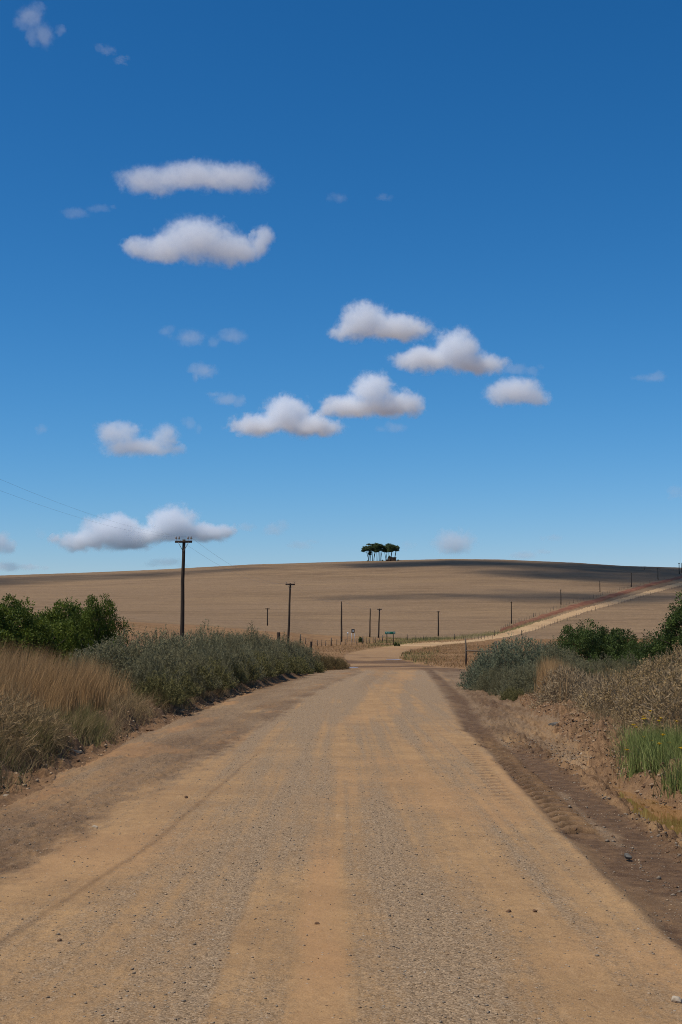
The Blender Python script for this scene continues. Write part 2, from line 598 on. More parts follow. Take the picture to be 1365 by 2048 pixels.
# ---------------------------------------------------------------- ground materials
def road_material(name='gravel_road_dirt', ca=(182, 141, 93), cb=(156, 119, 78)):
    t = NT(name)
    v = t.obj()
    a = t.n('SeparateColor')
    t.l(t.attr('dirt').outputs['Color'], a.inputs[0])
    dk, gr, og = a.outputs
    dust = t.mix(t.ramp(t.noise(v, .8, 6, .65), .3, .7), lin(*ca), lin(*cb))
    dust = t.mix(t.ramp(t.noise(v, 11, 6, .7), .4, .75, 0, .45), dust, lin(136, 102, 68))
    fg_ = t.noise(v, 120, 3, .8)
    dust = t.mix(t.ramp(fg_, .5, .68, 0, .6), dust, lin(108, 82, 56))
    dust = t.mix(t.ramp(fg_, .32, .46, .5, 0), dust, lin(204, 172, 130))
    vs = t.scaled(v, (9, 1.1, 1))
    st = t.noise(vs, 1.0, 6, .65)
    dust = t.mix(t.ramp(st, .55, .8, 0, .5), dust, lin(196, 160, 118))
    dust = t.mix(og, dust, lin(176, 131, 86))
    vor = t.n('TexVoronoi', feature='F1')
    t.l(v, vor.inputs['Vector'])
    vor.inputs['Scale'].default_value = 95
    sc = t.n('SeparateColor')
    t.l(vor.outputs['Color'], sc.inputs[0])
    peb = t.mix(sc.outputs[0], lin(92, 74, 54), lin(182, 154, 120))
    peb = t.mix(t.math('MULTIPLY', sc.outputs[1], .5), peb, lin(146, 116, 82))
    n2 = t.noise(v, 42, 5, .75)
    n3 = t.noise(v, 5.5, 5, .65)
    gm = t.math('ADD', t.math('MULTIPLY', gr, .95), t.math('ADD', t.math('MULTIPLY', t.math('SUBTRACT', n2, .5), 1.5), t.math('MULTIPLY', t.math('SUBTRACT', n3, .5), .9)))
    gm = t.ramp(gm, .1, 1.0, .12, .95)
    c = t.mix(gm, dust, peb)
    # dark pits and pale chips
    v2 = t.n('TexVoronoi', feature='F1')
    t.l(v, v2.inputs['Vector'])
    v2.inputs['Scale'].default_value = 30
    s2 = t.n('SeparateColor')
    t.l(v2.outputs['Color'], s2.inputs[0])
    chip = t.math('MULTIPLY', t.ramp(v2.outputs['Distance'], .16, .26, 1, 0), t.ramp(s2.outputs[0], .86, .9))
    c = t.mix(t.math('MULTIPLY', chip, .75), c, t.mix(s2.outputs[1], lin(70, 56, 42), lin(206, 190, 166)))
    mud = t.mix(t.ramp(t.noise(v, 6, 5, .65), .35, .7), lin(80, 57, 37), lin(116, 87, 59))
    mud = t.mix(t.ramp(n2, .5, .75, 0, .55), mud, lin(138, 112, 86))
    mud = t.mix(t.math('MULTIPLY', chip, .6), mud, lin(176, 156, 130))
    mud = t.mix(t.ramp(fg_, .5, .68, 0, .65), mud, lin(58, 40, 27))
    mud = t.mix(t.ramp(fg_, .32, .44, .6, 0), mud, lin(164, 134, 102))
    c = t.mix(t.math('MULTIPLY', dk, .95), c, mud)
    h = t.math('ADD', t.math('MULTIPLY', t.math('SUBTRACT', 1.0, vor.outputs['Distance']), t.math('MULTIPLY', gm, .6)), t.math('ADD', n2, t.math('MULTIPLY', chip, 1.2)))
    nrm = t.bump(h, .7, .012)
    t.principled(c, .92, nrm, .15)
    return t.m


def ground_material():
    t = NT('field_and_verge_earth')
    v = t.obj()
    a = t.n('SeparateColor')
    t.l(t.attr('cover').outputs['Color'], a.inputs[0])
    vg, gn, br = a.outputs
    b = t.n('SeparateColor')
    t.l(t.attr('cover2').outputs['Color'], b.inputs[0])
    red, bank, heap = b.outputs
    big = t.noise(v, .008, 4, .6)
    mid = t.noise(t.scaled(v, (.35, 1, 1)), .09, 6, .65)
    fine = t.noise(v, 1.6, 5, .75)
    stub = t.mix(t.ramp(mid, .3, .72), lin(116, 92, 66), lin(150, 121, 88))
    stub = t.mix(t.ramp(big, .35, .65), stub, lin(142, 115, 85))
    stub = t.mix(t.ramp(t.noise(t.scaled(v, (.04, 1, 1)), .32, 5, .75), .48, .66, 0, .55), stub, lin(104, 82, 56))
    stub = t.mix(t.ramp(t.noise(t.scaled(v, (.3, 1, 1)), .03, 4, .6), .5, .68, 0, .6), stub, lin(152, 123, 88))
    stub = t.mix(t.ramp(fine, .42, .7, 0, .75), stub, lin(88, 70, 52))
    stub = t.mix(t.ramp(t.noise(v, .42, 5, .8), .52, .72, 0, .7), stub, lin(160, 132, 98))
    stub = t.mix(t.ramp(t.noise(t.scaled(v, (.12, 1, 1)), .16, 4, .7), .6, .75, 0, .5), stub, lin(98, 78, 58))
    vgc = t.mix(t.ramp(t.noise(v, .25, 5, .7), .35, .65), lin(124, 92, 62), lin(146, 112, 74))
    c = t.mix(vg, stub, vgc)
    c = t.mix(gn, c, lin(112, 108, 52))
    earth = t.mix(t.ramp(t.noise(v, 3, 6, .7), .3, .7), lin(94, 69, 47), lin(144, 110, 75))
    earth = t.mix(t.ramp(t.noise(v, 30, 4, .7), .55, .75, 0, .7), earth, lin(168, 138, 106))
    f2_ = t.noise(v, 110, 3, .8)
    earth = t.mix(heap, earth, t.mix(t.ramp(t.noise(v, 7, 6, .7), .35, .65), lin(94, 69, 46), lin(142, 108, 75)))
    earth = t.mix(t.math('MULTIPLY', t.ramp(t.noise(v, 55, 4, .75), .5, .72), .6), earth, lin(92, 70, 50))
    earth = t.mix(t.math('MULTIPLY', bank, .6), earth, lin(82, 58, 40))
    earth = t.mix(t.ramp(f2_, .5, .68, 0, .6), earth, lin(66, 47, 33))
    earth = t.mix(t.ramp(f2_, .32, .44, .6, 0), earth, lin(180, 152, 120))
    c = t.mix(br, c, earth)
    c = t.mix(red, c, t.mix(t.ramp(t.noise(v, .3, 4), .4, .6), lin(112, 70, 50), lin(134, 92, 66)))
    h = t.math('ADD', t.math('MULTIPLY', fine, 1.0), t.math('MULTIPLY', t.noise(v, 26, 4, .7), .12))
    nrm = t.bump(h, .6, .12)
    t.principled(c, .95, nrm, .1)
    return t.m


M_ROAD = road_material()
M_DUST = road_material('dry_track_dust', (212, 174, 124), (190, 152, 106))
M_GROUND = ground_material()
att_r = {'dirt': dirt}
att_g = {'cover': cover, 'cover2': cover2}
hill_q = rq >= 380
link('ground', part_mesh('ground', ~rf & ~hill_q, M_GROUND, att_g), kind='structure')
link('hill', part_mesh('hill', ~rf & hill_q, M_GROUND, att_g), kind='structure')
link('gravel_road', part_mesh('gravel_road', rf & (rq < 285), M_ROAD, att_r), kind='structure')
link('hill_road', part_mesh('hill_road', rf & (rq >= 285), M_DUST, att_r), kind='structure')

# ---------------------------------------------------------------- puddles
tp = NT('muddy_water')
wv = tp.obj()
wc = tp.mix(tp.ramp(tp.noise(wv, 1.2, 4), .35, .65), lin(146, 104, 58), lin(120, 90, 46))
tp.principled(wc, .03, None, .5)
M_WATER = tp.m


tp = NT('sky_tinted_water')
tp.principled(lin(156, 134, 126), .3, None, .5)  # pale lilac of the reflected sky put into the base colour
M_SKYWATER = tp.m


def puddle(name, pts, z, mat=None):
    n = len(pts)
    c = np.mean(pts, 0)
    ring = np.array(pts)
    Vv = [(c[0], c[1], z)]
    for k in (.5, 1.0):
        for p in ring:
            Vv.append((c[0] + (p[0] - c[0]) * k, c[1] + (p[1] - c[1]) * k, z if k < 1 else z - .0))
    tris = np.array([(0, 1 + i, 1 + (i + 1) % n) for i in range(n)])
    quads = np.array([(1 + i, 1 + n + i, 1 + n + (i + 1) % n, 1 + (i + 1) % n) for i in range(n)])
    o = link(name, mesh_np(name, np.array(Vv), [quads, tris], [mat or M_WATER]))
    o['kind'] = 'structure'
    return o


pw = []
for k in range(26):
    tt = k / 13.0
    sv = tt if tt <= 1 else 2 - tt
    yv = 12.0 + 7.0 * sv
    wv_ = max(math.sin(math.pi * sv), 0) ** .5
    cx = np.interp(yv, [8, 12, 14.5, 16, 17.5, 20], [3.65, 3.62, 3.5, 3.47, 3.42, 3.5])
    pw.append((cx + (.02 if tt <= 1 else -.02) + wv_ * (.74 if tt <= 1 else -.6), yv))
PUD_Z = zat(3.48, 15.5) + .095
puddle('puddle', pw, PUD_Z)
for (pxa, pxb, row, hh) in ((776, 812, 1317.5, 1.4), (697, 716, 1335.5, 1.6)):
    ca, cb = hit(pxa, row), hit(pxb, row)
    mid = (ca + cb) / 2
    L = (cb - ca).length / 2
    pts = []
    D = .5 * mid.y * mid.y * hh / 4977.
    for k in range(22):
        th = k / 22 * 2 * math.pi
        q_ = 1 + .25 * math.sin(3 * th + row)
        pts.append((mid.x + L * math.cos(th) * q_, mid.y + D * math.sin(th) * q_))
    zz = sum(zat(p[0], p[1]) for p in pts) / len(pts) - .12 * (mid.y > 130)
    puddle('puddle', pts, zz + .03, M_SKYWATER)

exec_parts = []
# ---------------------------------------------------------------- vegetation building blocks
def rot_dirs(n, up=.0):
    d_ = rng.normal(size=(n, 3))
    d_[:, 2] += up
    d_ /= np.linalg.norm(d_, axis=1)[:, None]
    return d_


def leaf_quads(P, D, L, W, tint, fold=.0):
    """rhombic leaves: base P, direction D, length L, width W"""
    n = len(P)
    r_ = rot_dirs(n)
    S = np.cross(D, r_)
    S /= np.linalg.norm(S, axis=1)[:, None] + 1e-9
    L = np.broadcast_to(L, (n,))[:, None]
    W = np.broadcast_to(W, (n,))[:, None]
    A = P
    B = P + D * L * .5 + S * W * .5
    C = P + D * L
    E = P + D * L * .5 - S * W * .5
    Vv = np.stack([A, B, C, E], 1).reshape(-1, 3)
    q_ = np.arange(n * 4).reshape(n, 4)
    return Vv, q_, np.repeat(tint, 4)


def blades(P, Hh, lean, W, tint, curl=.35):
    """grass blades: two bent segments each; P bases, Hh heights, lean (n,2) tip offset"""
    n = len(P)
    az_ = rng.uniform(0, 2 * math.pi, n)
    S = np.stack([np.cos(az_), np.sin(az_), np.zeros(n)], 1) * np.broadcast_to(W, (n,))[:, None] * .5
    up = np.array([0, 0, 1.0])
    l3 = np.concatenate([lean, np.zeros((n, 1))], 1)
    M1 = P + up * (Hh * .55)[:, None] + l3 * curl
    T = P + up * Hh[:, None] + l3
    Vv = np.stack([P - S, P + S, M1 + S * .75, M1 - S * .75, T], 1).reshape(-1, 3)
    b = np.arange(n)[:, None] * 5
    q_ = b + np.array([[0, 1, 2, 3]])
    t_ = b + np.array([[3, 2, 4]])
    return Vv, q_, t_, np.repeat(tint, 5)


def dome_r(Dv, seed, amp=.3, f=2.2):
    return 1 - amp * .5 + amp * (fbm(Dv[:, 0] * f + Dv[:, 2] * 1.7 + 5, Dv[:, 1] * f + Dv[:, 2] * 1.3 + 5, seed, 3) * 2 - .5)


def stems_mesh(name, w, h, n, mat, r0=.03):
    mb = MB()
    for k in range(n):
        a = rng.uniform(0, 2 * math.pi)
        rad = rng.uniform(.2, .8)
        e_ = np.array([math.cos(a) * w * rad * .5, math.sin(a) * w * rad * .5, h * rng.uniform(.45, .8)])
        b_ = np.array([math.cos(a) * w * .06, math.sin(a) * w * .06, -.08])
        m_ = b_ * .5 + e_ * .5 + rng.normal(size=3) * .05 * w
        mb.tube([b_, m_, e_], [r0, r0 * .7, r0 * .25], 5)
        for j in range(3):
            s_ = b_ * .3 + e_ * .7
            e2 = s_ + np.array([rng.normal() * w * .15, rng.normal() * w * .15, h * rng.uniform(.08, .22)])
            mb.tube([s_, (s_ + e2) / 2 + rng.normal(size=3) * .02, e2], [r0 * .45, r0 * .3, r0 * .15], 4)
    return mb.mesh(name, [mat], True)


def leafy_shrub(w, h, nclump, per, leaf, seed, mat, deep=.9):
    """broad-leaved bush: leaves gathered in many tufts over a lumpy dome"""
    Dv = rot_dirs(nclump, .55)
    Dv[:, 2] = np.abs(Dv[:, 2]) * 1.0 - .12
    rad = dome_r(Dv, seed, .42) * rng.uniform(.55, 1.0, nclump) ** .5
    C = Dv * rad[:, None] * np.array([w * .5, w * .5, h])
    cs = rng.uniform(.11, .24, nclump) * min(1.4, h / 2.0 + .3)
    idx = np.repeat(np.arange(nclump), per)
    n = len(idx)
    o_ = rot_dirs(n, .25)
    P = C[idx] + o_ * (cs[idx] * rng.uniform(.25, 1.0, n))[:, None]
    P[:, 2] = np.maximum(P[:, 2], .02)
    D = o_ * .8 + rot_dirs(n, .4) * .7
    D /= np.linalg.norm(D, axis=1)[:, None]
    ct = rng.uniform(0, 1, nclump) ** 1.3
    tint = np.clip(ct[idx] * .75 + rng.uniform(-.1, .35, n), 0, 1)
    Vv, q_, tt = leaf_quads(P, D, leaf * rng.uniform(.7, 1.3, n), leaf * .55 * rng.uniform(.7, 1.2, n), tint)
    return mesh_np('foliage', Vv, [q_], [mat], {'tint': tt})


def sprig_shrub(w, h, nsp, per, seed, mat, needle=.085, wid=.02, amp=.35, spl=(.22, .46)):
    """fine-leaved bush: upright feathery sprigs of needles"""
    Dv = rot_dirs(nsp, .5)
    Dv[:, 2] = np.abs(Dv[:, 2]) - .1
    rad = dome_r(Dv, seed, amp, 2.8) * (1 - .5 * rng.uniform(0, 1, nsp) ** 1.6)
    C = Dv * rad[:, None] * np.array([w * .5, w * .5, h * .88])
    C[:, 2] = np.maximum(C[:, 2], .03)
    sd = Dv * .55 + np.array([0, 0, .75]) + rng.normal(size=(nsp, 3)) * .22
    sd /= np.linalg.norm(sd, axis=1)[:, None]
    sl = rng.uniform(spl[0], spl[1], nsp)
    idx = np.repeat(np.arange(nsp), per)
    n = len(idx)
    tpos = rng.uniform(0, 1, n)
    P = C[idx] + sd[idx] * (sl[idx] * tpos)[:, None]
    D = sd[idx] * .8 + rot_dirs(n) * .75
    D /= np.linalg.norm(D, axis=1)[:, None]
    st = rng.uniform(0, 1, nsp)
    tint = np.clip(st[idx] * .7 + rng.uniform(-.05, .35, n), 0, 1)
    Vv, q_, tt = leaf_quads(P, D, needle * rng.uniform(.6, 1.4, n), wid * rng.uniform(.7, 1.3, n), tint)
    return mesh_np('foliage', Vv, [q_], [mat], {'tint': tt})


def twig_shrub(w, h, ntw, seed, mat, wid=.012, lng=.16):
    """dry bush: a tangle of bare crooked twigs"""
    Dv = rot_dirs(ntw, .5)
    Dv[:, 2] = np.abs(Dv[:, 2]) - .08
    rad = dome_r(Dv, seed, .3, 2.5) * (1 - .6 * rng.uniform(0, 1, ntw) ** 1.5)
    C = Dv * rad[:, None] * np.array([w * .5, w * .5, h * .92])
    C[:, 2] = np.maximum(C[:, 2], .02)
    D = Dv * .5 + rot_dirs(ntw, .35) * .8
    D /= np.linalg.norm(D, axis=1)[:, None]
    Vv, q_, tt = leaf_quads(C, D, lng * rng.uniform(.5, 1.5, ntw), wid * rng.uniform(.6, 1.4, ntw), rng.uniform(0, 1, ntw))
    return mesh_np('twigs', Vv, [q_], [mat], {'tint': tt})


M_WOODY = plain_mat('shrub_bark', lin(84, 68, 52), lin(58, 46, 36), 20, .9)
M_GREEN = leaf_mat('dark_green_leaf', .3, .65, .2, lin(56, 68, 24), lin(118, 128, 48))
M_GREEN2 = leaf_mat('deep_green_leaf', .28, .65, .2, lin(46, 58, 28), lin(98, 112, 52))
M_BRIGHT = leaf_mat('bright_green_leaf', .3, .5, .3, lin(72, 92, 30), lin(120, 138, 52))
M_GREY = leaf_mat('grey_green_needle', .3, .8, .1, lin(86, 82, 56), lin(142, 136, 102), lin(108, 98, 68), .7)
M_SILVER = leaf_mat('silver_green_needle', .3, .8, .1, lin(80, 82, 60), lin(130, 132, 102), None, .5)
M_BROWNB = leaf_mat('brown_green_needle', .3, .8, .1, lin(84, 72, 44), lin(128, 106, 68), None, .6)
M_OLIVE = leaf_mat('olive_needle', .3, .8, .1, lin(80, 76, 44), lin(130, 120, 74), None, .8)
M_TWIG = leaf_mat('dry_twig', .1, .9, .05, lin(98, 82, 60), lin(168, 144, 110), None, .6)
M_STRAW = leaf_mat('straw_seed_head', .2, .85, .1, lin(120, 97, 62), lin(170, 142, 98), None, .6)
M_GRASS = leaf_mat('tall_dry_grass', .35, .85, .08, lin(114, 87, 53), lin(194, 154, 106), None, 1.0)
M_GRASSB = leaf_mat('dry_grass_base', .35, .85, .08, lin(104, 86, 56), lin(174, 146, 106), None, .8)
M_GRGREEN = leaf_mat('fresh_green_grass', .3, .7, .1, lin(84, 92, 40), lin(142, 146, 82), None, .8)
M_VERGE = leaf_mat('verge_grass', .3, .9, .05, lin(112, 82, 54), lin(156, 120, 82), None, 1.6)
M_PETAL = plain_mat('yellow_petal', lin(226, 186, 28), lin(206, 160, 20), 30, .6)
# ---------------------------------------------------------------- grass (nobody could count it)
CELL = (np.gradient(rr)[:, None] * RR * np.gradient(az)[None, :]).clip(1e-6)
FLATX, FLATY = X.ravel(), Y.ravel()
HF = H.ravel()


def scatter(weight, n):
    p = (weight * CELL).ravel()
    p = p / p.sum()
    k = rng.choice(len(p), n, p=p)
    r_ = RR.ravel()[k] + rng.uniform(-.5, .5, n) * np.gradient(rr)[k // NC]
    a_ = AA.ravel()[k] + rng.uniform(-.5, .5, n) * np.gradient(az)[k % NC]
    x_, y_ = r_ * np.sin(a_), r_ * np.cos(a_)
    return np.stack([x_, y_, HF[k] - .02], -1)


def grass(name, pts, Hh, W, mat, lean=.25, bias=(0, 0), curl=.3, tint=None):
    n = len(pts)
    ln = rng.normal(size=(n, 2)) * lean * Hh[:, None] + np.array(bias) * Hh[:, None]
    tn = rng.uniform(0, 1, n) if tint is None else tint
    Vv, q_, t_, tt = blades(pts, Hh, ln, W, tn, curl)
    o = link(name, mesh_np(name, Vv, [q_, t_], [mat], {'tint': tt}))
    o['kind'] = 'stuff'
    return o


NEAR = (RR < 110) & (Y > 0)
dL = edgeL(yc) - X
dR = X - edgeR(yc)
# tall tawny grass, left
tall = sm(.95, 1.7, dL + (fbm(X * .8, Y * .8, 301, 3) - .5)) * (1 - sm(6.5, 8.5, dL)) * sm(13, 16, Y) * (1 - sm(33.5, 38, Y + dL * .5)) * NEAR
tuft = fbm(X * 1.3, Y * 1.3, 302, 3)
wt = tall * sm(.36, .55, tuft)
P = scatter(wt, 76000)
hh = (.82 + .68 * fbm(P[:, 0] * .7, P[:, 1] * .5, 303, 3)) * rng.uniform(.65, 1.12, len(P)) * sm(.5, 2.4, np.interp(P[:, 1], Ly, Lx) - P[:, 0]) ** .5
grass('tall_dry_grass', P, hh, rng.uniform(.004, .009, len(P)), M_GRASS, .13, (.16, -.04), .25)
P = scatter(tall * sm(.5, 1.2, dL), 34000)
grass('dry_undergrass', P, rng.uniform(.15, .55, len(P)), rng.uniform(.005, .011, len(P)), M_GRASSB, .45, (.1, 0), .25)
fr = np.exp(-((dL - .85 - (fbm(X * .8, Y * .8, 301, 3) - .5) * .6) / .3) ** 2) * sm(12, 15, Y) * (1 - sm(60, 75, Y)) * sm(.42, .55, fbm(X * 1.6, Y * 1.2, 305, 3)) * NEAR
P = scatter(fr, 16000)
grass('roadside_grass', P, rng.uniform(.1, .38, len(P)), rng.uniform(.004, .01, len(P)), M_GRASSB, .6, (.35, -.1), .3)
P = scatter(fr * sm(.5, .6, fbm(X * .5, Y * .4, 306, 3)) * (Y < 40), 5200)
grass('green_tuft_grass', P, rng.uniform(.15, .45, len(P)), .006, M_OLIVE, .4, (.25, -.05), .3)
fr2 = np.exp(-((dR - .9 - (fbm(X * .8, Y * .8, 308, 3) - .5) * .9) / .4) ** 2) * sm(18, 21, Y) * (1 - sm(60, 75, Y)) * sm(.5, .6, fbm(X * 1.3, Y * 1.0, 307, 3)) * NEAR
P = scatter(fr2, 5000)
grass('bank_grass', P, rng.uniform(.08, .3, len(P)), rng.uniform(.004, .009, len(P)), M_GRASSB, .6, (-.2, -.1), .3)
# right: sparse tawny grass between the bushes
rg = sm(1.0, 1.8, dR) * (1 - sm(7, 9, dR)) * sm(20, 25, Y) * (1 - sm(80, 100, Y)) * sm(.4, .6, fbm(X * .5, Y * .4, 311, 3)) * NEAR
P = scatter(rg, 26000)
grass('dry_grass_between_bushes', P, rng.uniform(.3, .95, len(P)), rng.uniform(.005, .011, len(P)), M_GRASS, .18, (.05, 0), .3)
rg2 = np.exp(-(((PX - 1095) / 32) ** 2)) * np.exp(-(((Y - 41) / 3.5) ** 2)) * (dR > .6) * NEAR
P = scatter(rg2, 5000)
grass('tall_rusty_grass', P, rng.uniform(.6, 1.25, len(P)), rng.uniform(.005, .01, len(P)), M_GRASS, .1, (.04, 0), .3)
# field of dry grass round the junction
ver = np.clip(field_near, 0, 1) * (~isroad) * (RR < 345) * (RR > 96) * (np.abs(AA) < .255) * (.15 + .85 * sm(.35, .6, fbm(X * .15, Y * .1, 321, 3)))
vtall = .35 + .65 * sm(555, 640, PX) * (1 - sm(270, 320, RR)) 
P = scatter(ver * vtall * (1 + .8 * (PX > 780)), 70000)
pxp, _r = project(P[:, 0], P[:, 1], P[:, 2])
grass('junction_grass', P, rng.uniform(.08, .5, len(P)) ** 1.2 * (.4 + .6 * sm(555, 640, pxp)), rng.uniform(.015, .04, len(P)), M_VERGE, .8, (.05, 0), .3)
gv = np.clip(green, 0, 1) * (~isroad) * (RR < 700)
P = scatter(gv, 6000)
grass('green_verge_grass', P, rng.uniform(.2, .55, len(P)), rng.uniform(.03, .07, len(P)), M_OLIVE, .3, (0, 0), .3)
# fresh green beside the puddle
fg = np.exp(-(((X - 4.58 - (Y - 16) * .10) / .66) ** 4)) * sm(14.8, 16.0, Y) * (1 - sm(21.0, 23.0, Y)) * (.15 + sm(.4, .55, fbm(X * 1.6, Y * 1.2, 331, 3)))
fgs = np.exp(-(((X - 4.5 - (Y - 16) * .12) / .95) ** 2)) * sm(14.5, 16.5, Y) * (1 - sm(20, 24, Y)) * sm(.4, .62, fbm(X * 2.2, Y * 1.6, 334, 3))
dry = X > np.interp(Y, [8, 12, 14.5, 16, 17.5, 20], [3.65, 3.62, 3.5, 3.47, 3.42, 3.5]) + np.interp(Y, [12, 16, 19], [.62, .5, .3])
fgs = fgs * dry
fg = fg * dry
P = scatter(fgs, 6000)
grass('mixed_low_grass', P, rng.uniform(.06, .32, len(P)), rng.uniform(.004, .009, len(P)), M_OLIVE, .6, (-.15, -.05), .3)
P = scatter(fg, 13000)
grass('fresh_green_grass', P, rng.uniform(.1, .5, len(P)) * (.35 + 1.0 * fbm(P[:, 0] * 2, P[:, 1] * 1.5, 332, 2)), rng.uniform(.004, .009, len(P)), M_GRGREEN, .5, (-.12, -.05), .3)
# stubble along the crest of the hill, so its edge is not a clean line
# ---------------------------------------------------------------- shrubs
GREY_FOL = [sprig_shrub(3.1, 2.2, 1900, 15, 40 + k, M_GREY) for k in range(3)]
GREY_STEM = [stems_mesh('stem', 3.0, 1.9, 10, M_WOODY, .025) for k in range(2)]
OLIVE_FOL = sprig_shrub(1.3, .75, 620, 14, 50, M_OLIVE, .07, .016, .35, (.15, .3))
BROWN_FOL = sprig_shrub(2.6, 1.5, 1100, 14, 52, M_BROWNB, .085, .02)
TALLSPRIG = sprig_shrub(.75, 1.9, 260, 16, 53, M_GREY, .08, .02, .3, (.25, .5))


def shrub(name, label, cat, px, dist, sc, fol, stem, rz, group=None, sink=.06):
    p = at(px, dist)
    t_ = thing(name, label, cat, (p.x, p.y, p.z - sink), rz, group)
    t_.scale = sc
    link('foliage', fol, t_)
    if stem is not None:
        link('stem', stem, t_)
    return t_


G1 = 'shrubs of the thicket along the left of the road'
main = [  # px, dist, scale xy, height scale, label
    (205, 38.5, .8, .74, 'grey green shrub wedged between the dark green bush and the thicket'),
    (250, 38, .95, .82, 'grey green shrub behind the tall tawny grass, next to the dark green bush'),
    (318, 44, .95, .92, 'grey green shrub standing in front of the big two-armed utility pole, left of it'),
    (352, 49, .85, .92, 'grey green shrub hiding the foot of the big utility pole'),
    (400, 53, .85, .98, 'tall grey green shrub just right of the big utility pole, with an upright tuft'),
    (436, 58, .85, .95, None), (462, 63, .85, 1.0, None), (492, 68, .8, 1.06, 'tall dark shrub forming the peak in the middle of the thicket'),
    (516, 73, .8, .98, None), (540, 78, .85, .96, 'grey green shrub below the stout wooden post in the thicket'), (560, 84, .85, .92, None), (584, 90, .85, .86, None),
    (604, 95, .85, .80, 'low rounded shrub below the short thin post near the end of the thicket')]
first = None
for k, (px, dist, s, hs, lab) in enumerate(main):
    lab = lab or 'shoulder-high grey green shrub in the middle of the roadside thicket'
    shrub('thicket_shrub', lab, 'shrub', px, dist, (s, s, hs), GREY_FOL[k % 3], GREY_STEM[k % 2], k * 1.9, G1)
for px, dist, s, hs, lab in ((634, 100, .8, .82, 'brownish shrub second from the end of the roadside thicket'), (658, 102.5, .8, .76, 'brown shrub next to the last of the roadside thicket'), (678, 104.5, .6, .62, 'small brown shrub at the very end of the thicket where the road bends')):
    shrub('thicket_shrub', lab, 'shrub', px, dist, (s, s, hs), BROWN_FOL, GREY_STEM[1], px, G1)
front = [(318, 36, .9, .95), (345, 39.5, .9, 1.1), (383, 44, .95, 1.25), (418, 48, 1.0, 1.2), (450, 53, 1.0, 1.25), (478, 58, 1.0, 1.2), (510, 64, 1.1, 1.3), (538, 70, 1.1, 1.2), (566, 76.5, 1.2, 1.3), (592, 83, 1.2, 1.2), (622, 91, 1.2, 1.1)]
for k, (px, dist, s, hs) in enumerate(front):
    shrub('low_shrub', 'knee-high olive grey shrub on the bank at the foot of the roadside thicket', 'shrub', px, dist, (s * 1.15, s * 1.15, hs), [OLIVE_FOL, GREY_FOL[k % 3]][k % 2] if False else OLIVE_FOL, None, k * 2.3, 'low shrubs on the left bank')
mid = [(285, 37, .62, .62), (335, 42, .66, .66), (372, 46.5, .66, .7), (412, 51, .66, .7), (444, 55.5, .66, .72), (474, 60.5, .66, .72), (505, 66, .66, .72), (532, 72, .66, .7), (560, 79, .66, .66), (590, 87, .66, .6)]
for k, (px, dist, s, hs) in enumerate(mid):
    shrub('thicket_shrub', 'waist-high grey green shrub in the roadward face of the thicket, above the bank', 'shrub', px, dist, (s, s, hs), GREY_FOL[(k + 1) % 3], None, k * 1.3 + .5, G1)
for px, dist, hs, lab in ((404, 54, 1.13, 'slim upright tuft sticking up from the thicket right of the big pole'), (436, 59, 1.12, 'short slim tuft in the thicket second from the big pole'), (502, 69, 1.16, 'slim dark tuft at the highest point of the thicket'), (478, 64, 1.1, 'slim tuft left of the highest point of the thicket')):
    shrub('sprig_bush', lab, 'shrub', px, dist, (1, 1, hs), TALLSPRIG, None, px, 'upright tufts above the thicket')

# dark green broad-leaved bushes
LEAFY = [leafy_shrub(3.9, 2.9, 400, 130, .075, 60 + k, M_GREEN) for k in range(2)]
LSTEM = stems_mesh('stem', 3.6, 2.8, 12, M_WOODY, .04)
G2 = 'dark green bushes left behind the tall grass'
for px, dist, s, hs, lab in ((20, 41, 1.0, .93, 'large dark green bush at the left edge behind the tall tawny grass'), (-75, 39, 1.0, 1.0, 'dark green bush cut off by the left edge of the picture'), (105, 43.5, .9, .99, 'dark green bush in the middle of the leafy clump on the left'),
                             (182, 42, .62, .98, 'narrow dark green bush at the right end of the leafy clump on the left')):
    shrub('green_bush', lab, 'bush', px, dist, (s, s, hs), LEAFY[px % 2], LSTEM, px * .1, G2)
LEAFY2 = [leafy_shrub(4.0, 2.65, 330, 110, .085, 65 + k, M_GREEN2) for k in range(2)]
TALLF = leafy_shrub(3.8, 3.5, 380, 110, .08, 69, M_GREEN2)
G3 = 'dark green bushes right of the road'
for px, dist, s, hs, fol, lab in ((1165, 60, .8, .9, LEAFY2[0], 'round dark green bush behind the silvery shrub on the right'), (1235, 61, .8, .93, LEAFY2[1], 'dark green bush between the round bush and the tall bush on the right'),
                                  (1372, 49, 1.0, .93, TALLF, 'tall dark green bush at the right edge of the picture'), (1470, 47, 1.0, 1.0, TALLF, 'dark green bush cut off by the right edge'),
                                  (1290, 56, .6, .62, LEAFY2[0], 'low dark bush in the gap beside the tall bush on the right')):
    shrub('green_bush', lab, 'bush', px, dist, (s, s, hs), fol, LSTEM, px * .1, G3)
BRIGHTF = leafy_shrub(.8, .9, 40, 60, .08, 71, M_BRIGHT)
shrub('bright_bush', 'small bright green leafy bush in front of the dark bushes on the right', 'bush', 1188, 47, (1, 1, 1), BRIGHTF, None, 0)
shrub('bright_bush', 'small pale green leafy bush beside the trunk side of the tall right bush', 'bush', 1296, 43, (.9, .9, 1.1), BRIGHTF, None, 2)
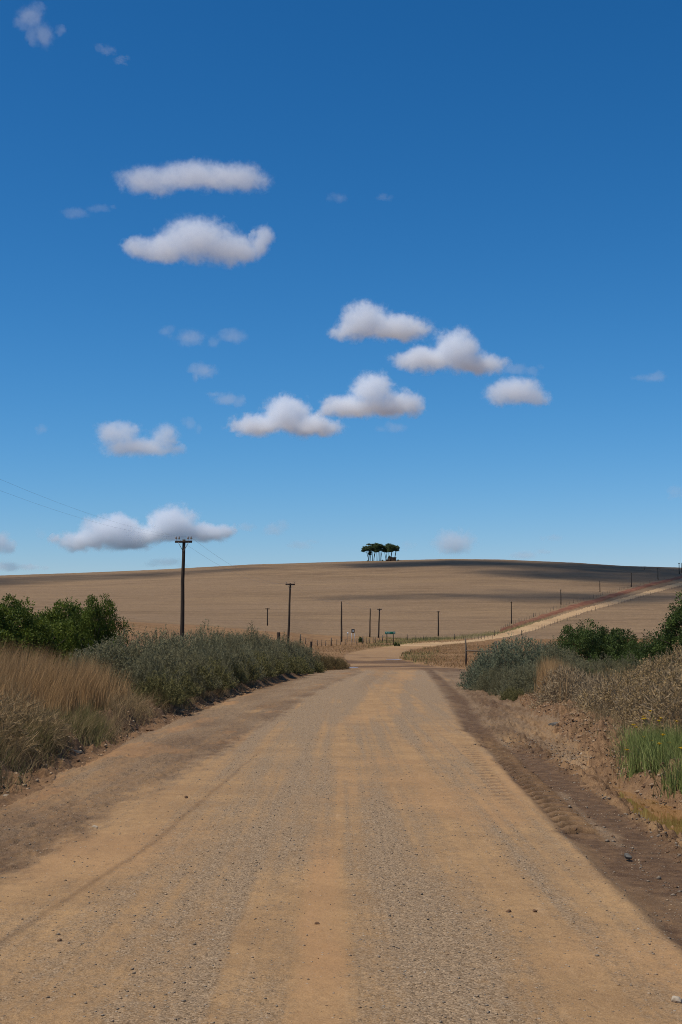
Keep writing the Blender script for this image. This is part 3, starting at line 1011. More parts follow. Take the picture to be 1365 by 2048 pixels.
# silvery shrubs
SILF = [sprig_shrub(3.3, 2.25, 2000, 15, 80 + k, M_SILVER, .09, .022, .3) for k in range(2)]
for px, dist, s, hs, k, lab in ((1030, 54, 1.0, .98, 0, 'big silvery green shrub on the right bank beside the gate post'), (975, 58, .62, .72, 1, 'smaller silvery shrub left of the big silvery one by the gate post'), (1090, 56, .6, .84, 1, 'silvery shrub right of the big silvery one, in front of the round bush')):
    shrub('silver_shrub', lab, 'shrub', px, dist, (s, s, hs), SILF[k], GREY_STEM[0], px * .2, 'silvery shrubs on the right bank')
for px, dist, s, hs, lab in ((1050, 46.5, .55, .62, 'grey green shrub below the big silvery shrub, nearer the road'), (985, 53, .45, .5, 'low grey green shrub on the lip of the right bank by the gate post'), (1015, 49.5, .45, .5, 'low grey green shrub at the foot of the big silvery shrub'), (1135, 48, .6, .62, 'grey green shrub between the rusty grass and the round dark bush'), (1120, 52, .8, .8, 'wide grey green shrub filling the space between the silvery shrub and the dark round bush'), (1170, 44, .6, .6, 'grey green shrub behind the bare twiggy shrub'), (1210, 50, .6, .55, 'dark grey shrub under the round dark green bush'), (1270, 48, .6, .55, 'dark grey shrub under the tall bush on the right')):
    shrub('grey_shrub', lab, 'shrub', px, dist, (s, s, hs), GREY_FOL[int(px) % 3], None, px * .3, 'grey green shrubs of the right bank')
shrub('low_shrub', 'tiny isolated bush on the dirt lip at the left end of the berm', 'shrub', 1020, 45.2, (.5, .5, .55), OLIVE_FOL, None, 0)
shrub('low_shrub', 'tiny tuft next to the isolated bush at the end of the berm', 'shrub', 1036, 44.5, (.4, .4, .5), OLIVE_FOL, None, 2)
# dry twiggy shrubs and straw-headed shrubs
TWF = twig_shrub(2.3, 1.25, 9000, 90, M_TWIG, .013, .17)


def heads(w, h, n, seed):
    """small straw-coloured flower heads spread over a dome"""
    Dv = rot_dirs(n, .5)
    Dv[:, 2] = np.abs(Dv[:, 2])
    rad = dome_r(Dv, seed, .3, 2.5) * rng.uniform(.72, 1.04, n)
    C = Dv * rad[:, None] * np.array([w * .5, w * .5, h * .95])
    idx = np.repeat(np.arange(n), 7)
    m = len(idx)
    o_ = rot_dirs(m, .3)
    Pp = C[idx] + o_ * .012
    Vv, q_, tt = leaf_quads(Pp, o_, .03 * rng.uniform(.7, 1.3, m), .022, np.clip(rng.uniform(0, 1, n)[idx] + rng.uniform(-.2, .2, m), 0, 1))
    return mesh_np('flower_heads', Vv, [q_], [M_STRAW], {'tint': tt})


HEADF = heads(2.3, 1.3, 1500, 91)
WEEDF = twig_shrub(1.6, .9, 3600, 92, M_GRASSB, .011, .2)
TWF2 = twig_shrub(2.3, 1.3, 8000, 91, M_TWIG, .011, .16)
for px, dist, s, hs, hd, lab in ((1140, 36.5, .85, .98, False, 'bare grey twiggy shrub behind the middle of the dirt berm'), (1200, 34, .62, .95, False, 'small grey twiggy shrub between the bare shrub and the straw-headed shrubs'),
                                 (1255, 28, .85, 1.0, True, 'straw-headed dry shrub behind the near end of the dirt berm'), (1330, 26, .9, 1.08, True, 'straw-headed dry shrub above the yellow flowers'), (1395, 24, .95, 1.1, True, 'straw-headed dry shrub cut off by the right edge'),
                                 (1310, 33, .8, 1.1, True, 'straw-headed dry shrub farther back, in front of the tall dark bush'), (1375, 33, .9, 1.3, True, 'taller straw-headed shrub under the tall dark bush at the right edge')):
    t_ = shrub('dry_shrub', lab, 'shrub', px, dist, (s, s, hs), TWF2 if hd else TWF, GREY_STEM[0] if False else None, px * .3, 'dry shrubs behind the berm')
    if hd:
        link('flower_heads', HEADF, t_)
for px, dist, s, hs, lab in ((30, 21.5, .85, .8, 'pale dry weed tangle at the left edge in front of the tall grass'), (95, 22.5, .5, .55, 'small pale dry weed tangle beside the larger one at the roadside'), (-40, 20, .9, .9, 'pale dry weed tangle cut off by the left edge'), (12, 25, .8, .95, 'pale dry weed tangle inside the tall grass at the left edge')):
    shrub('dry_weed', lab, 'weed', px, dist, (s, s, hs), WEEDF, None, px, 'dry weeds in the left roadside grass')
# yellow flowering weeds
for k, (px, dist, n_) in enumerate(((1262, 20.8, 2), (1290, 19.6, 3), (1318, 18.2, 2), (1345, 20.2, 3), (1276, 18.6, 1), (1300, 21.4, 2), (1352, 16.5, 1), (1335, 21.8, 3))):
    labs = ['leftmost yellow-flowered weed at the near tip of the dirt berm', 'yellow-flowered weed second from the tip of the berm', 'yellow-flowered weed in the middle of the green growth above the puddle', 'yellow-flowered weed at the right edge above the puddle',
            'short yellow-flowered weed low on the berm side of the green growth', 'yellow-flowered weed touching the straw-headed shrub', 'yellow-flowered weed lowest at the right edge near the puddle', 'tall yellow-flowered weed in front of the straw-headed shrub on the right']
    p = at(px, dist)
    t_ = thing('flowering_weed', labs[k], 'weed', (p.x, p.y, p.z - .02), k, 'yellow-flowered weeds by the puddle')
    m_ = 240
    Pp = np.stack([rng.normal(size=m_) * .1, rng.normal(size=m_) * .1, np.zeros(m_)], -1)
    hh = rng.uniform(.2, .62, m_)
    Vv, q_, t3, tt = blades(Pp, hh, rng.normal(size=(m_, 2)) * .14, rng.uniform(.005, .01, m_), rng.uniform(0, 1, m_), .3)
    link('leaves', mesh_np('leaves', Vv, [q_, t3], [M_GRGREEN], {'tint': tt}), t_)
    for j in range(n_):
        mb = MB()
        ex, ey, ez = rng.normal() * .22, rng.normal() * .3, rng.uniform(.3, .72)
        mb.tube([(ex * .2, ey * .2, 0), (ex * .6, ey * .6, ez * .6), (ex, ey, ez)], [.004, .003, .003], 4)
        st = mb.mesh('stalk', [M_GRGREEN])
        so = link('flower_stalk', st, t_)
        hb = MB()
        for p_ in range(8):
            a_ = p_ / 8 * 2 * math.pi
            c_, s_ = math.cos(a_), math.sin(a_)
            hb.add([(ex, ey, ez), (ex + .02 * c_ - .01 * s_, ey + .02 * s_ + .01 * c_, ez + .012), (ex + .036 * c_, ey + .036 * s_, ez + .006), (ex + .02 * c_ + .01 * s_, ey + .02 * s_ - .01 * c_, ez + .012)], [[0, 1, 2, 3]])
        hb.tube([(ex, ey, ez - .008), (ex, ey, ez + .014)], [.012, .014], 6)
        link('flower', hb.mesh('flower', [M_PETAL]), so)

# ---------------------------------------------------------------- stones
M_STONE = plain_mat('pale_field_stone', lin(186, 168, 142), lin(142, 120, 94), 9, .9, .2, bump=.4)
M_SLATE = plain_mat('slate_stone', lin(112, 106, 96), lin(82, 76, 68), 7, .95, .05, (1, 1, 4), .4)
M_CLOD = plain_mat('earth_clod', lin(128, 98, 72), lin(92, 68, 50), 12, .95, .1, bump=.5)


def stone_mesh(name, size, seed, mat, sub=2):
    bm = bmesh.new()
    bmesh.ops.create_icosphere(bm, subdivisions=sub, radius=1)
    r_ = np.random.default_rng(seed)
    cuts = r_.normal(size=(9, 3))
    cuts /= np.linalg.norm(cuts, axis=1)[:, None]
    for v in bm.verts:
        for c in cuts:
            dd = v.co.x * c[0] + v.co.y * c[1] + v.co.z * c[2]
            if dd > .62:
                k = (dd - .62) * .9
                v.co.x -= c[0] * k
                v.co.y -= c[1] * k
                v.co.z -= c[2] * k
        v.co *= 1 + r_.normal() * .02
        v.co.x *= size[0]
        v.co.y *= size[1]
        v.co.z *= size[2]
    me = bpy.data.meshes.new(name)
    bm.to_mesh(me)
    bm.free()
    me.materials.append(mat)
    return me


ROCKS = [(150, 1507, (.17, .09, .05), M_SLATE, 'flat dark slate slab at the foot of the tall grass on the left'), (57, 1573, (.075, .06, .04), M_STONE, 'pale orange stone on the left road edge near the picture edge'),
         (14, 1594, (.06, .04, .03), M_STONE, 'small white stone at the left edge of the picture on the shoulder'), (218, 1487, (.06, .04, .03), M_STONE, 'small pale stone at the road edge under the tall grass'),
         (110, 1540, (.05, .045, .035), M_SLATE, 'small dark stone between the dry weeds and the road'), (302, 1462, (.14, .07, .05), M_CLOD, 'brown clod where the tall grass ends on the left bank'),
         (1114, 1451, (.20, .10, .07), M_SLATE, 'blue grey slate slab lying on the dirt berm'), (1163, 1486, (.085, .06, .05), M_STONE, 'pale stone at the foot of the berm'),
         (1164, 1512, (.08, .06, .045), M_STONE, 'orange stone in front of the near end of the berm'), (1190, 1530, (.08, .055, .045), M_SLATE, 'grey stone on the shoulder below the berm'),
         (1204, 1537, (.055, .05, .04), M_STONE, 'cream stone beside the grey stone below the berm'), (1218, 1527, (.09, .05, .04), M_STONE, 'long pale stone below the berm, right of the cream one'),
         (1256, 1716, (.05, .035, .03), M_SLATE, 'dark stone in the rutted mud on the right'), (1152, 1660, (.028, .024, .02), M_CLOD, 'dark clod beside the tyre tread marks'),
         (1355, 2005, (.05, .035, .025), M_STONE, 'pale flat stone in the bottom right corner'), (186, 1608, (.035, .025, .02), M_CLOD, 'dark clod on the brown left shoulder'), (190, 1656, (.035, .03, .02), M_STONE, 'pale stone where brown mud meets the orange dust on the left'),
         (120, 1884, (.022, .015, .015), M_CLOD, 'dark pebble on the dusty road, low on the left'), (1018, 1826, (.022, .016, .015), M_CLOD, 'dark pebble on the smooth dust right of centre, left of a twin'), (1070, 1825, (.02, .016, .015), M_CLOD, 'dark pebble on the smooth dust right of centre, right of its twin'),
         (373, 1596, (.03, .02, .02), M_CLOD, 'dark pebble on the orange left wheel line'), (634, 1850, (.02, .016, .016), M_CLOD, 'dark pebble on the orange centre strip')]
for k, (px, row, s, m, lab) in enumerate(ROCKS):
    p = hit(px, row)
    o = link('rock' if s[0] > .04 else 'pebble', stone_mesh('rock', s, 200 + k, m), loc=(p.x, p.y, p.z + s[2] * .25))
    o.rotation_euler = (random.uniform(-.2, .2), random.uniform(-.2, .2), random.uniform(0, 6))
    tag(o, lab, 'stone', 'loose stones along the road')


def pebbles(name, weight, n, smin, smax, mat_a, mat_b, lift=.2):
    P = scatter(weight, n)
    base = np.array([(1, 0, 0), (-1, 0, 0), (0, 1, 0), (0, -1, 0), (0, 0, 1), (0, 0, -1), (.62, .62, .4), (-.6, .6, .45), (.6, -.62, .4), (-.62, -.6, .42)])
    s_ = smin * (smax / smin) ** (rng.uniform(0, 1, n) ** 2.2)
    s3 = np.stack([s_, s_ * rng.uniform(.5, .95, n), s_ * rng.uniform(.35, .75, n)], -1)
    a = rng.uniform(0, 6.3, n)
    R = np.stack([np.stack([np.cos(a), -np.sin(a), a * 0], -1), np.stack([np.sin(a), np.cos(a), a * 0], -1), np.stack([a * 0, a * 0, a * 0 + 1], -1)], 1)
    jit = 1 + rng.normal(size=(n, 10, 1)) * .16
    Vv = base[None] * jit * s3[:, None, :]
    Vv = np.einsum('nij,nkj->nki', R, Vv) + P[:, None] + np.array([0, 0, .02]) + np.stack([s_ * 0, s_ * 0, s3[:, 2] * lift], -1)[:, None]
    tri = np.array([(4, 6, 0)[::-1], (4, 2, 6)[::-1], (4, 7, 2)[::-1], (4, 1, 7)[::-1], (4, 9, 1)[::-1], (4, 3, 9)[::-1], (4, 8, 3)[::-1], (4, 0, 8)[::-1], (0, 6, 5)[::-1], (6, 2, 5)[::-1], (2, 7, 5)[::-1], (7, 1, 5)[::-1], (1, 9, 5)[::-1], (9, 3, 5)[::-1], (3, 8, 5)[::-1], (8, 0, 5)[::-1]])
    T = tri[None] + (np.arange(n) * 10)[:, None, None]
    mi = np.repeat((rng.uniform(0, 1, n) < .5).astype(np.int32), 16)
    o = link(name, mesh_np(name, Vv.reshape(-1, 3), [T.reshape(-1, 3)], [mat_a, mat_b], mat_idx=mi))
    o['kind'] = 'stuff'


M_PEB = plain_mat('grey_gravel', lin(150, 132, 110), lin(110, 94, 76), 30, .9)
M_PEB2 = plain_mat('tan_gravel', lin(178, 152, 120), lin(142, 114, 84), 30, .9)
pebbles('gravel', isroad * (Y > 4) * (RR < 45) * (.08 + grav * 1.0 + .5 * dark) / (1 + (RR / 14) ** 2), 30000, .002, .013, M_PEB, M_PEB2)
pebbles('dark_grit', isroad * (Y > 4) * (RR < 30) * (.2 + .6 * dark) / (1 + (RR / 10) ** 2), 600, .003, .011, M_CLOD, M_PEB)
pebbles('mud_clods', (mudR * (1 - rut2) * (1 - rut1) * (Y > 5) * (RR < 26) * isroad + .8 * np.clip(onb, 0, 1) * (Y > 5) * (~isroad) * (RR < 55) * (dR > -.5)) / (1 + (RR / 16) ** 2), 16000, .004, .028, M_CLOD, M_PEB)
pebbles('shoulder_stones', np.clip(onb, 0, 1) * (Y > 5) * (RR < 60) * (~isroad), 16000, .005, .045, M_CLOD, M_PEB2)

# ---------------------------------------------------------------- utility poles and wires
M_POLE = plain_mat('weathered_pole_wood', lin(78, 66, 54), lin(50, 42, 35), 5, .9, .15, (6, 6, .4), .4)
M_ARM = plain_mat('crossarm_wood', lin(70, 54, 42), lin(48, 38, 30), 6, .9)
M_PORC = plain_mat('porcelain_insulator', lin(150, 132, 112), lin(112, 92, 76), 3, .3, .5)
M_STEEL = plain_mat('galvanised_steel', lin(120, 122, 122), lin(88, 90, 92), 10, .5, .5)
tops = {}


def insulator(sc=1.0):
    mb = MB()
    mb.tube([(0, 0, 0), (0, 0, .09 * sc), (0, 0, .1 * sc), (0, 0, .15 * sc), (0, 0, .16 * sc), (0, 0, .21 * sc), (0, 0, .25 * sc)], np.array([.012, .012, .05, .055, .035, .045, .02]) * sc, 10)
    return mb.mesh('insulator', [M_PORC], True)


INS = insulator(1.15)


def pole(key, label, px, row_top, dist, arm=1.5, rad=.13, lean=(0, 0), ins=(-.66, -.42, .42, .66), braces=True, armz=.28, azim=None, th=1.0):
    u, e = ray(px, row_top)
    top = Vector((u * dist, dist, ZC + e * dist))
    bx, by = top.x - lean[0], top.y - lean[1]
    gz = zat(bx, by)
    hgt = top.z - gz
    t_ = thing('utility_pole', label, 'utility pole', (bx, by, gz - .1), 0, 'utility poles across the valley')
    mb = MB()
    zs = np.linspace(0, hgt + .1, 7)
    pts = [(lean[0] * z / hgt + .02 * math.sin(z * 1.3 + px), lean[1] * z / hgt, z) for z in zs]
    mb.tube(pts, np.linspace(rad * 1.15, rad * .75, 7), 12)
    link('post', mb.mesh('post', [M_POLE], True), t_)
    lx, ly = lean
    tz = hgt + .1
    if arm:
        ab = MB()
        ab.box((lx, ly - rad * .95, tz - armz), (arm, .11 * th, .14 * th), .12)
        link('crossarm', ab.mesh('crossarm', [M_ARM]), t_)
        if braces:
            for s in (-1, 1):
                bb = MB()
                bb.tube([(lx + s * arm * .3, ly - rad * 1.5, tz - armz - .05), (lx + s * .03, ly - rad * 1.3, tz - armz - .62)], .02, 6)
                link('brace', bb.mesh('brace', [M_STEEL], True), t_)
        for s in ins:
            io = link('insulator', INS, t_, (lx + s, ly - rad * .95, tz - armz + .07 * th))
    else:
        for s in ins:
            link('insulator', INS, t_, (lx + s, ly, tz - .02))
    wz = gz - .1 + tz - (armz - .30 if arm else -.2)
    tops[key] = [Vector((bx + lx + s, by + ly - (rad * .95 if arm else 0), wz)) for s in (ins[0], ins[-1])]
    return t_


pole('p1', 'largest utility pole, with crossarm and insulators, behind the roadside thicket', 368, 1079, 95, 1.15, .135, (.08, 0), (-.5, -.3, .3, .5), True, .16, th=1.0)
pole('p2', 'utility pole with a crossarm right of the largest one, leaning slightly', 581, 1166, 196, 1.3, .15, (.25, 0), (-.55, .55), True, .2, th=1.4)
pole('p3', 'thin distant pole with a tiny crossarm between the two large poles on the left', 535.5, 1216, 430, 1.3, .17, (0, 0), (-.5, .5), False, .25, th=1.4)
pole('p4', 'dark pole without crossarm standing left of the small black sign', 683.5, 1203, 325, 0, .19, (0, 0), (0,))
pole('p5', 'thin bare pole left of the pole behind the green sign', 741, 1217, 385, 0, .17, (.15, 0), (0,))
pole('p6', 'pole with a short crossarm rising behind the left end of the green sign', 759.5, 1217, 380, 1.2, .19, (.3, 0), (-.5, .5), True, .25, th=1.3)
pole('p7', 'lone pole with a tiny crossarm in the field right of the green sign', 877, 1222, 390, .9, .19, (0, 0), (-.35, .35), False, .25, th=1.3)
pole('p8', 'lowest of the poles that climb the hill beside the road', 1023, 1203, 474, .7, .18, (0, 0), (-.3, .3), False, .25)
pole('p9', 'second pole up the hill beside the road', 1122, 1179, 600, .7, .2, (0, 0), (-.3, .3), False, .25)
pole('p10', 'third pole up the hill beside the road', 1200, 1161, 711, .7, .2, (0, 0), (-.3, .3), False, .25)
pole('p11', 'fourth pole up the hill beside the road', 1263, 1146, 785, .7, .2, (0, 0), (-.3, .3), False, .25)
pole('p12', 'fifth pole up the hill, just below the skyline', 1316, 1136, 850, .7, .2, (0, 0), (-.3, .3), False, .25)
pole('p13', 'pole on the skyline at the right edge, with a dark top', 1358.5, 1126, 920, 1.2, .28, (0, 0), (-.4, .4), False, .3, th=2.2)
pole('p14', 'slim pole on the skyline, last at the right edge', 1363.5, 1126, 940, 0, .2, (0, 0), (0,))
# the pole the near wires come from, just outside the picture
bx0, by0 = -14.1, -7.0
t_ = thing('utility_pole', 'utility pole at the roadside behind the photographer', 'utility pole', (bx0, by0, zat(bx0, by0) - .1), 0, 'utility poles across the valley')
mb = MB()
mb.tube([(0, 0, 0), (0, 0, 4.5), (0, 0, 9.0)], [.17, .15, .11], 12)
link('post', mb.mesh('post', [M_POLE], True), t_)
ab = MB()
ab.box((0, -.13, 8.85), (1.15, .14, .18), .12)
link('crossarm', ab.mesh('crossarm', [M_ARM]), t_)
z0 = zat(bx0, by0) - .1 + 9.1
tops['p0'] = [Vector((bx0 - .5, by0 - .13, z0)), Vector((bx0 + .5, by0 - .13, z0))]
M_WIRE = plain_mat('dark_cable', lin(104, 108, 112), lin(90, 94, 98), 5, .6)


def wire(a, b, sag, label, rad, group):
    for k in (0, 1):
        pa, pb = tops[a][k], tops[b][k]
        pts = []
        for i in range(25):
            s = i / 24
            p = pa.lerp(pb, s)
            p.z -= 4 * sag * s * (1 - s)
            pts.append(p[:])
        mb = MB()
        mb.tube(pts, rad, 5, False)
        o = link('overhead_wire', mb.mesh('overhead_wire', [M_WIRE], True))
        tag(o, label[k], 'wire', group)


GW = 'overhead wires of the pole line'
wire('p0', 'p1', 1.85, ['left one of the two wires crossing the clouds to the big pole', 'right one of the two wires crossing the clouds to the big pole'], .0026, GW)
wire('p1', 'p2', 1.2, ['left wire from the big pole down to the leaning pole', 'right wire from the big pole down to the leaning pole'], .005, GW)
wire('p2', 'p4', 1.2, ['left faint wire from the leaning pole towards the black sign', 'right faint wire from the leaning pole towards the black sign'], .006, GW)
wire('p4', 'p6', .8, ['left faint wire between the bare dark pole and the pole behind the green sign', 'right faint wire between the bare dark pole and the pole behind the green sign'], .006, GW)
wire('p6', 'p7', .8, ['faint left wire between the green sign and the lone pole', 'faint right wire between the green sign and the lone pole'], .006, GW)

# ---------------------------------------------------------------- fences
M_POST = plain_mat('fence_post_wood', lin(112, 98, 82), lin(76, 66, 56), 6, .9, .1, (5, 5, .5))
M_POSTD = plain_mat('dark_post_wood', lin(74, 60, 48), lin(48, 40, 34), 6, .9, .1, (5, 5, .5), .3)


def fence(label, pts, spacing, hgt=1.25, thick=.07, big=6):
    """posts strung along a line of ground points"""
    pts = [Vector(p) for p in pts]
    seg = [(pts[i + 1] - pts[i]).xy.length for i in range(len(pts) - 1)]
    tot = sum(seg)
    n = int(tot / spacing)
    o = thing('wire_fence', label, 'fence', pts[0][:])
    P0 = pts[0]
    tp_ = []
    for k in range(n + 1):
        s = tot * k / max(n, 1)
        i = 0
        while i < len(seg) - 1 and s > seg[i]:
            s -= seg[i]
            i += 1
        p = pts[i].lerp(pts[i + 1], min(s / seg[i], 1))
        x_, y_ = p.x + random.uniform(-.2, .2), p.y + random.uniform(-.4, .4)
        z_ = zat(x_, y_)
        bigp = k % big == 0
        h_ = hgt * (1.25 if bigp else random.uniform(.85, 1.05))
        r_ = thick * (1.7 if bigp else random.uniform(.75, 1.1))
        mb = MB()
        q_ = Vector((x_, y_, z_)) - P0
        tl = random.uniform(-.05, .05)
        mb.tube([(q_.x, q_.y, q_.z - .3), (q_.x + tl * .5, q_.y, q_.z + h_ * .5), (q_.x + tl, q_.y, q_.z + h_)], [r_ * 1.1, r_, r_ * .9], 6)
        link('post', mb.mesh('post', [M_POST], True), o)
        tp_.append((q_.x + tl * .7, q_.y, q_.z, h_))
    for lv in (.3, .6, .9):
        mb = MB()
        mb.tube([(a, b, c + min(h_, hgt) * lv) for a, b, c, h_ in tp_], .006, 4, False)
        link('wire', mb.mesh('wire', [M_WIRE]), o)
    return o


fence('wire fence of thin posts at the field edge right of the green sign', [at(814, 348), at(870, 352), at(930, 356), at(985, 372)], 2.2, 1.15, .06)
fence('wire fence of thin posts climbing the hill above the red earth bank', [at(990, 392)] + [hit(*p) for p in ((1020, 1252), (1074, 1231.5), (1138, 1209), (1189, 1195.5), (1261, 1174.5), (1330, 1158))], 7.5, 1.3, .055)
fence('wire fence of thin posts along the near side of the road up the hill', [hit(*p) for p in ((1045, 1271), (1118, 1245.5), (1172, 1226.5), (1224, 1212.5), (1275, 1197.5), (1340, 1179), (1400, 1162))], 7.5, 1.2, .05)
fence('wire fence of short posts in the reddish grass below the black sign', [at(602, 262), at(661, 280), at(694, 290), at(729, 300), at(765, 318)], 3.2, 1.3, .075)
fence('faint wire fence on the skyline at the right edge', [hit(1290, 1139.5), hit(1330, 1140.5), hit(1400, 1143)], 9, 1.3, .09)


def lone_post(name, label, px, row_top, dist, rad, cat='post'):
    u, e = ray(px, row_top)
    x_, y_ = u * dist, dist
    g = zat(x_, y_)
    h_ = ZC + e * dist - g
    mb = MB()
    mb.tube([(0, 0, -.3), (.01, 0, h_ * .5), (.0, 0, h_ - .02), (0, 0, h_)], [rad * 1.05, rad, rad * .97, rad * .85], 12)
    o = link(name, mb.mesh(name, [M_POSTD], True), loc=(x_, y_, g))
    return tag(o, label, cat)


lone_post('wooden_post', 'stout weathered wooden post rising from the thicket left of the leaning pole', 557.5, 1264.5, 100, .12)
lone_post('wooden_post', 'short dark post above the end of the thicket', 622.5, 1283, 128, .085)
lone_post('wooden_post', 'thin short post beyond the dark green bushes on the left', 219, 1219, 150, .07)
# gate post with a rail on the right
g0 = at(932, 122)
g1 = at(992, 118)
t_ = thing('gate', 'weathered gate post with a horizontal rail beside the silvery shrub on the right', 'gate', g0[:])
u, e = ray(931, 1277)
hg = ZC + e * 122 - g0.z
mb = MB()
mb.tube([(0, 0, -.2), (.03, 0, hg * .5), (-.03, 0, hg)], [.085, .08, .07], 10)
link('gate_post', mb.mesh('gate_post', [M_POST], True), t_)
dv = g1 - g0
mb = MB()
mb.tube([(dv.x, dv.y, dv.z - .2), (dv.x, dv.y, dv.z + hg * .9)], [.12, .1], 10)
link('gate_post', mb.mesh('gate_post', [M_POST], True), t_)
for f_ in (.55,):
    mb = MB()
    mb.tube([(0, 0, hg * f_), (dv.x * .5, dv.y * .5, dv.z * .5 + hg * f_ - .03), (dv.x, dv.y, dv.z + hg * f_ - .04)], .055, 8)
    link('rail', mb.mesh('rail', [M_POST], True), t_)

# ---------------------------------------------------------------- signs
M_SIGNG = plain_mat('green_sign_paint', lin(6, 104, 78), lin(6, 94, 70), 2, .5, .3)
M_WHITE = plain_mat('white_sign_paint', lin(225, 228, 224), lin(205, 208, 204), 3, .5, .3)
M_BLACK = plain_mat('black_sign_paint', lin(26, 28, 32), lin(20, 22, 25), 3, .5, .3)


def lettering(name, body, size, loc, parent, mat):
    cu = bpy.data.curves.new(name, 'FONT')
    cu.body = body
    cu.size = size
    cu.extrude = .004
    cu.align_x = 'CENTER'
    cu.align_y = 'CENTER'
    cu.materials.append(mat)
    tmp = bpy.data.objects.new(name, cu)
    COL.objects.link(tmp)
    bpy.context.view_layer.update()
    me = bpy.data.meshes.new_from_object(tmp.evaluated_get(bpy.context.evaluated_depsgraph_get()))
    bpy.data.objects.remove(tmp)
    o = link(name, me, parent)
    o.location = loc
    o.rotation_euler = (math.pi / 2, 0, 0)
    return o


D = 292.0
px2m = D / F
c = at(781, D)
zt = ZC + ray(781, 1263)[1] * D
zb = ZC + ray(781, 1268.4)[1] * D
W_ = 20.5 * px2m
t_ = thing('road_sign', 'green direction sign on two dark posts at the junction', 'road sign', c[:])
mb = MB()
mb.box((0, 0, (zt + zb) / 2 - c.z), (W_, .05, zt - zb), .2)
bd = link('board', mb.mesh('board', [M_SIGNG]), t_)
mb = MB()
hh_ = (zt - zb) / 2 - .03
for s in (-1, 1):
    mb.box((0, -.028, (zt + zb) / 2 - c.z + s * hh_), (W_ - .1, .006, .012), 0)
    mb.box((s * (W_ / 2 - .05), -.028, (zt + zb) / 2 - c.z), (.012, .006, 2 * hh_ - .03), 0)
link('border', mb.mesh('border', [M_WHITE]), bd)
lettering('lettering', 'Puntjie', .3, (-.42, -.032, (zt + zb) / 2 - c.z), bd, M_WHITE)
lettering('lettering', '8', .42, (.78, -.032, (zt + zb) / 2 - c.z), bd, M_WHITE)
for dx in (-.68, .62):
    mb = MB()
    g = zat(c.x + dx, c.y + .09)
    mb.tube([(dx, .09, g - c.z - .2), (dx, .09, zt - c.z - .05)], .085, 8)
    link('post', mb.mesh('post', [M_POSTD], True), t_)
D = 322.0
px2m = D / F
c = at(706.5, D)
zt = ZC + ray(706, 1258)[1] * D
zb = ZC + ray(706, 1265.5)[1] * D
t_ = thing('hazard_board', 'small black board with pale arrow marks on two thin legs in the reddish grass', 'road sign', c[:])
mb = MB()
W_ = 6.4 * px2m
mb.box((0, 0, (zt + zb) / 2 - c.z), (W_, .04, zt - zb), .1)
bd = link('board', mb.mesh('board', [M_BLACK]), t_)
mb = MB()
for s in (-1, 1):
    for k in (-.15, .12):
        mb.box((k, -.026, (zt + zb) / 2 - c.z + s * .11), (.30, .006, .07), 0, Matrix.Rotation(s * .8, 3, 'Y').to_4x4())
link('chevron', mb.mesh('chevron', [M_WHITE]), bd)
for s in (-1, 1):
    mb = MB()
    g = zat(c.x + s * W_ * .42, c.y + .06)
    mb.tube([(s * W_ * .42, .06, g - c.z - .2), (s * W_ * .42, .06, zt - c.z)], .04, 8)
    link('leg', mb.mesh('leg', [M_WHITE], True), t_)
D = 326.0
c = at(696, D)
zt = ZC + ray(696, 1264.5)[1] * D
t_ = thing('marker_board', 'tiny pale marker board left of the black board', 'marker', c[:])
mb = MB()
mb.tube([(0, .05, -.2), (0, .05, zt - c.z)], .04, 8)
link('post', mb.mesh('post', [M_STEEL], True), t_)
mb = MB()
mb.box((0, 0, zt - c.z - .2), (.3, .03, .4), .1)
link('board', mb.mesh('board', [M_WHITE]), t_)
DARKF = leafy_shrub(1.1, 1.1, 30, 40, .2, 75, M_GREEN2)
shrub('small_bush', 'small dark bush alone in the grass between the black board and the green sign', 'bush', 722, 318, (.9, .9, 1.1), DARKF, None, 0, sink=0)
for k, (px, dist, s) in enumerate(((792, 283, .6), (798, 281, .45))):
    shrub('small_bush', ['low green bush on the grass tongue right of the green sign', 'lower green bush nearest the pale road right of the green sign'][k], 'bush', px, dist, (s, s, s), DARKF, None, k, sink=0)

# ---------------------------------------------------------------- trees and hut on the crest
M_PINE = leaf_mat('crest_tree_leaf', .1, .7, .1, lin(50, 62, 36), lin(92, 102, 62), None, .6)
M_TRUNK = plain_mat('crest_tree_bark', lin(70, 58, 48), lin(48, 40, 34), 1.5, .95)
D = 1085.0
K = D / F


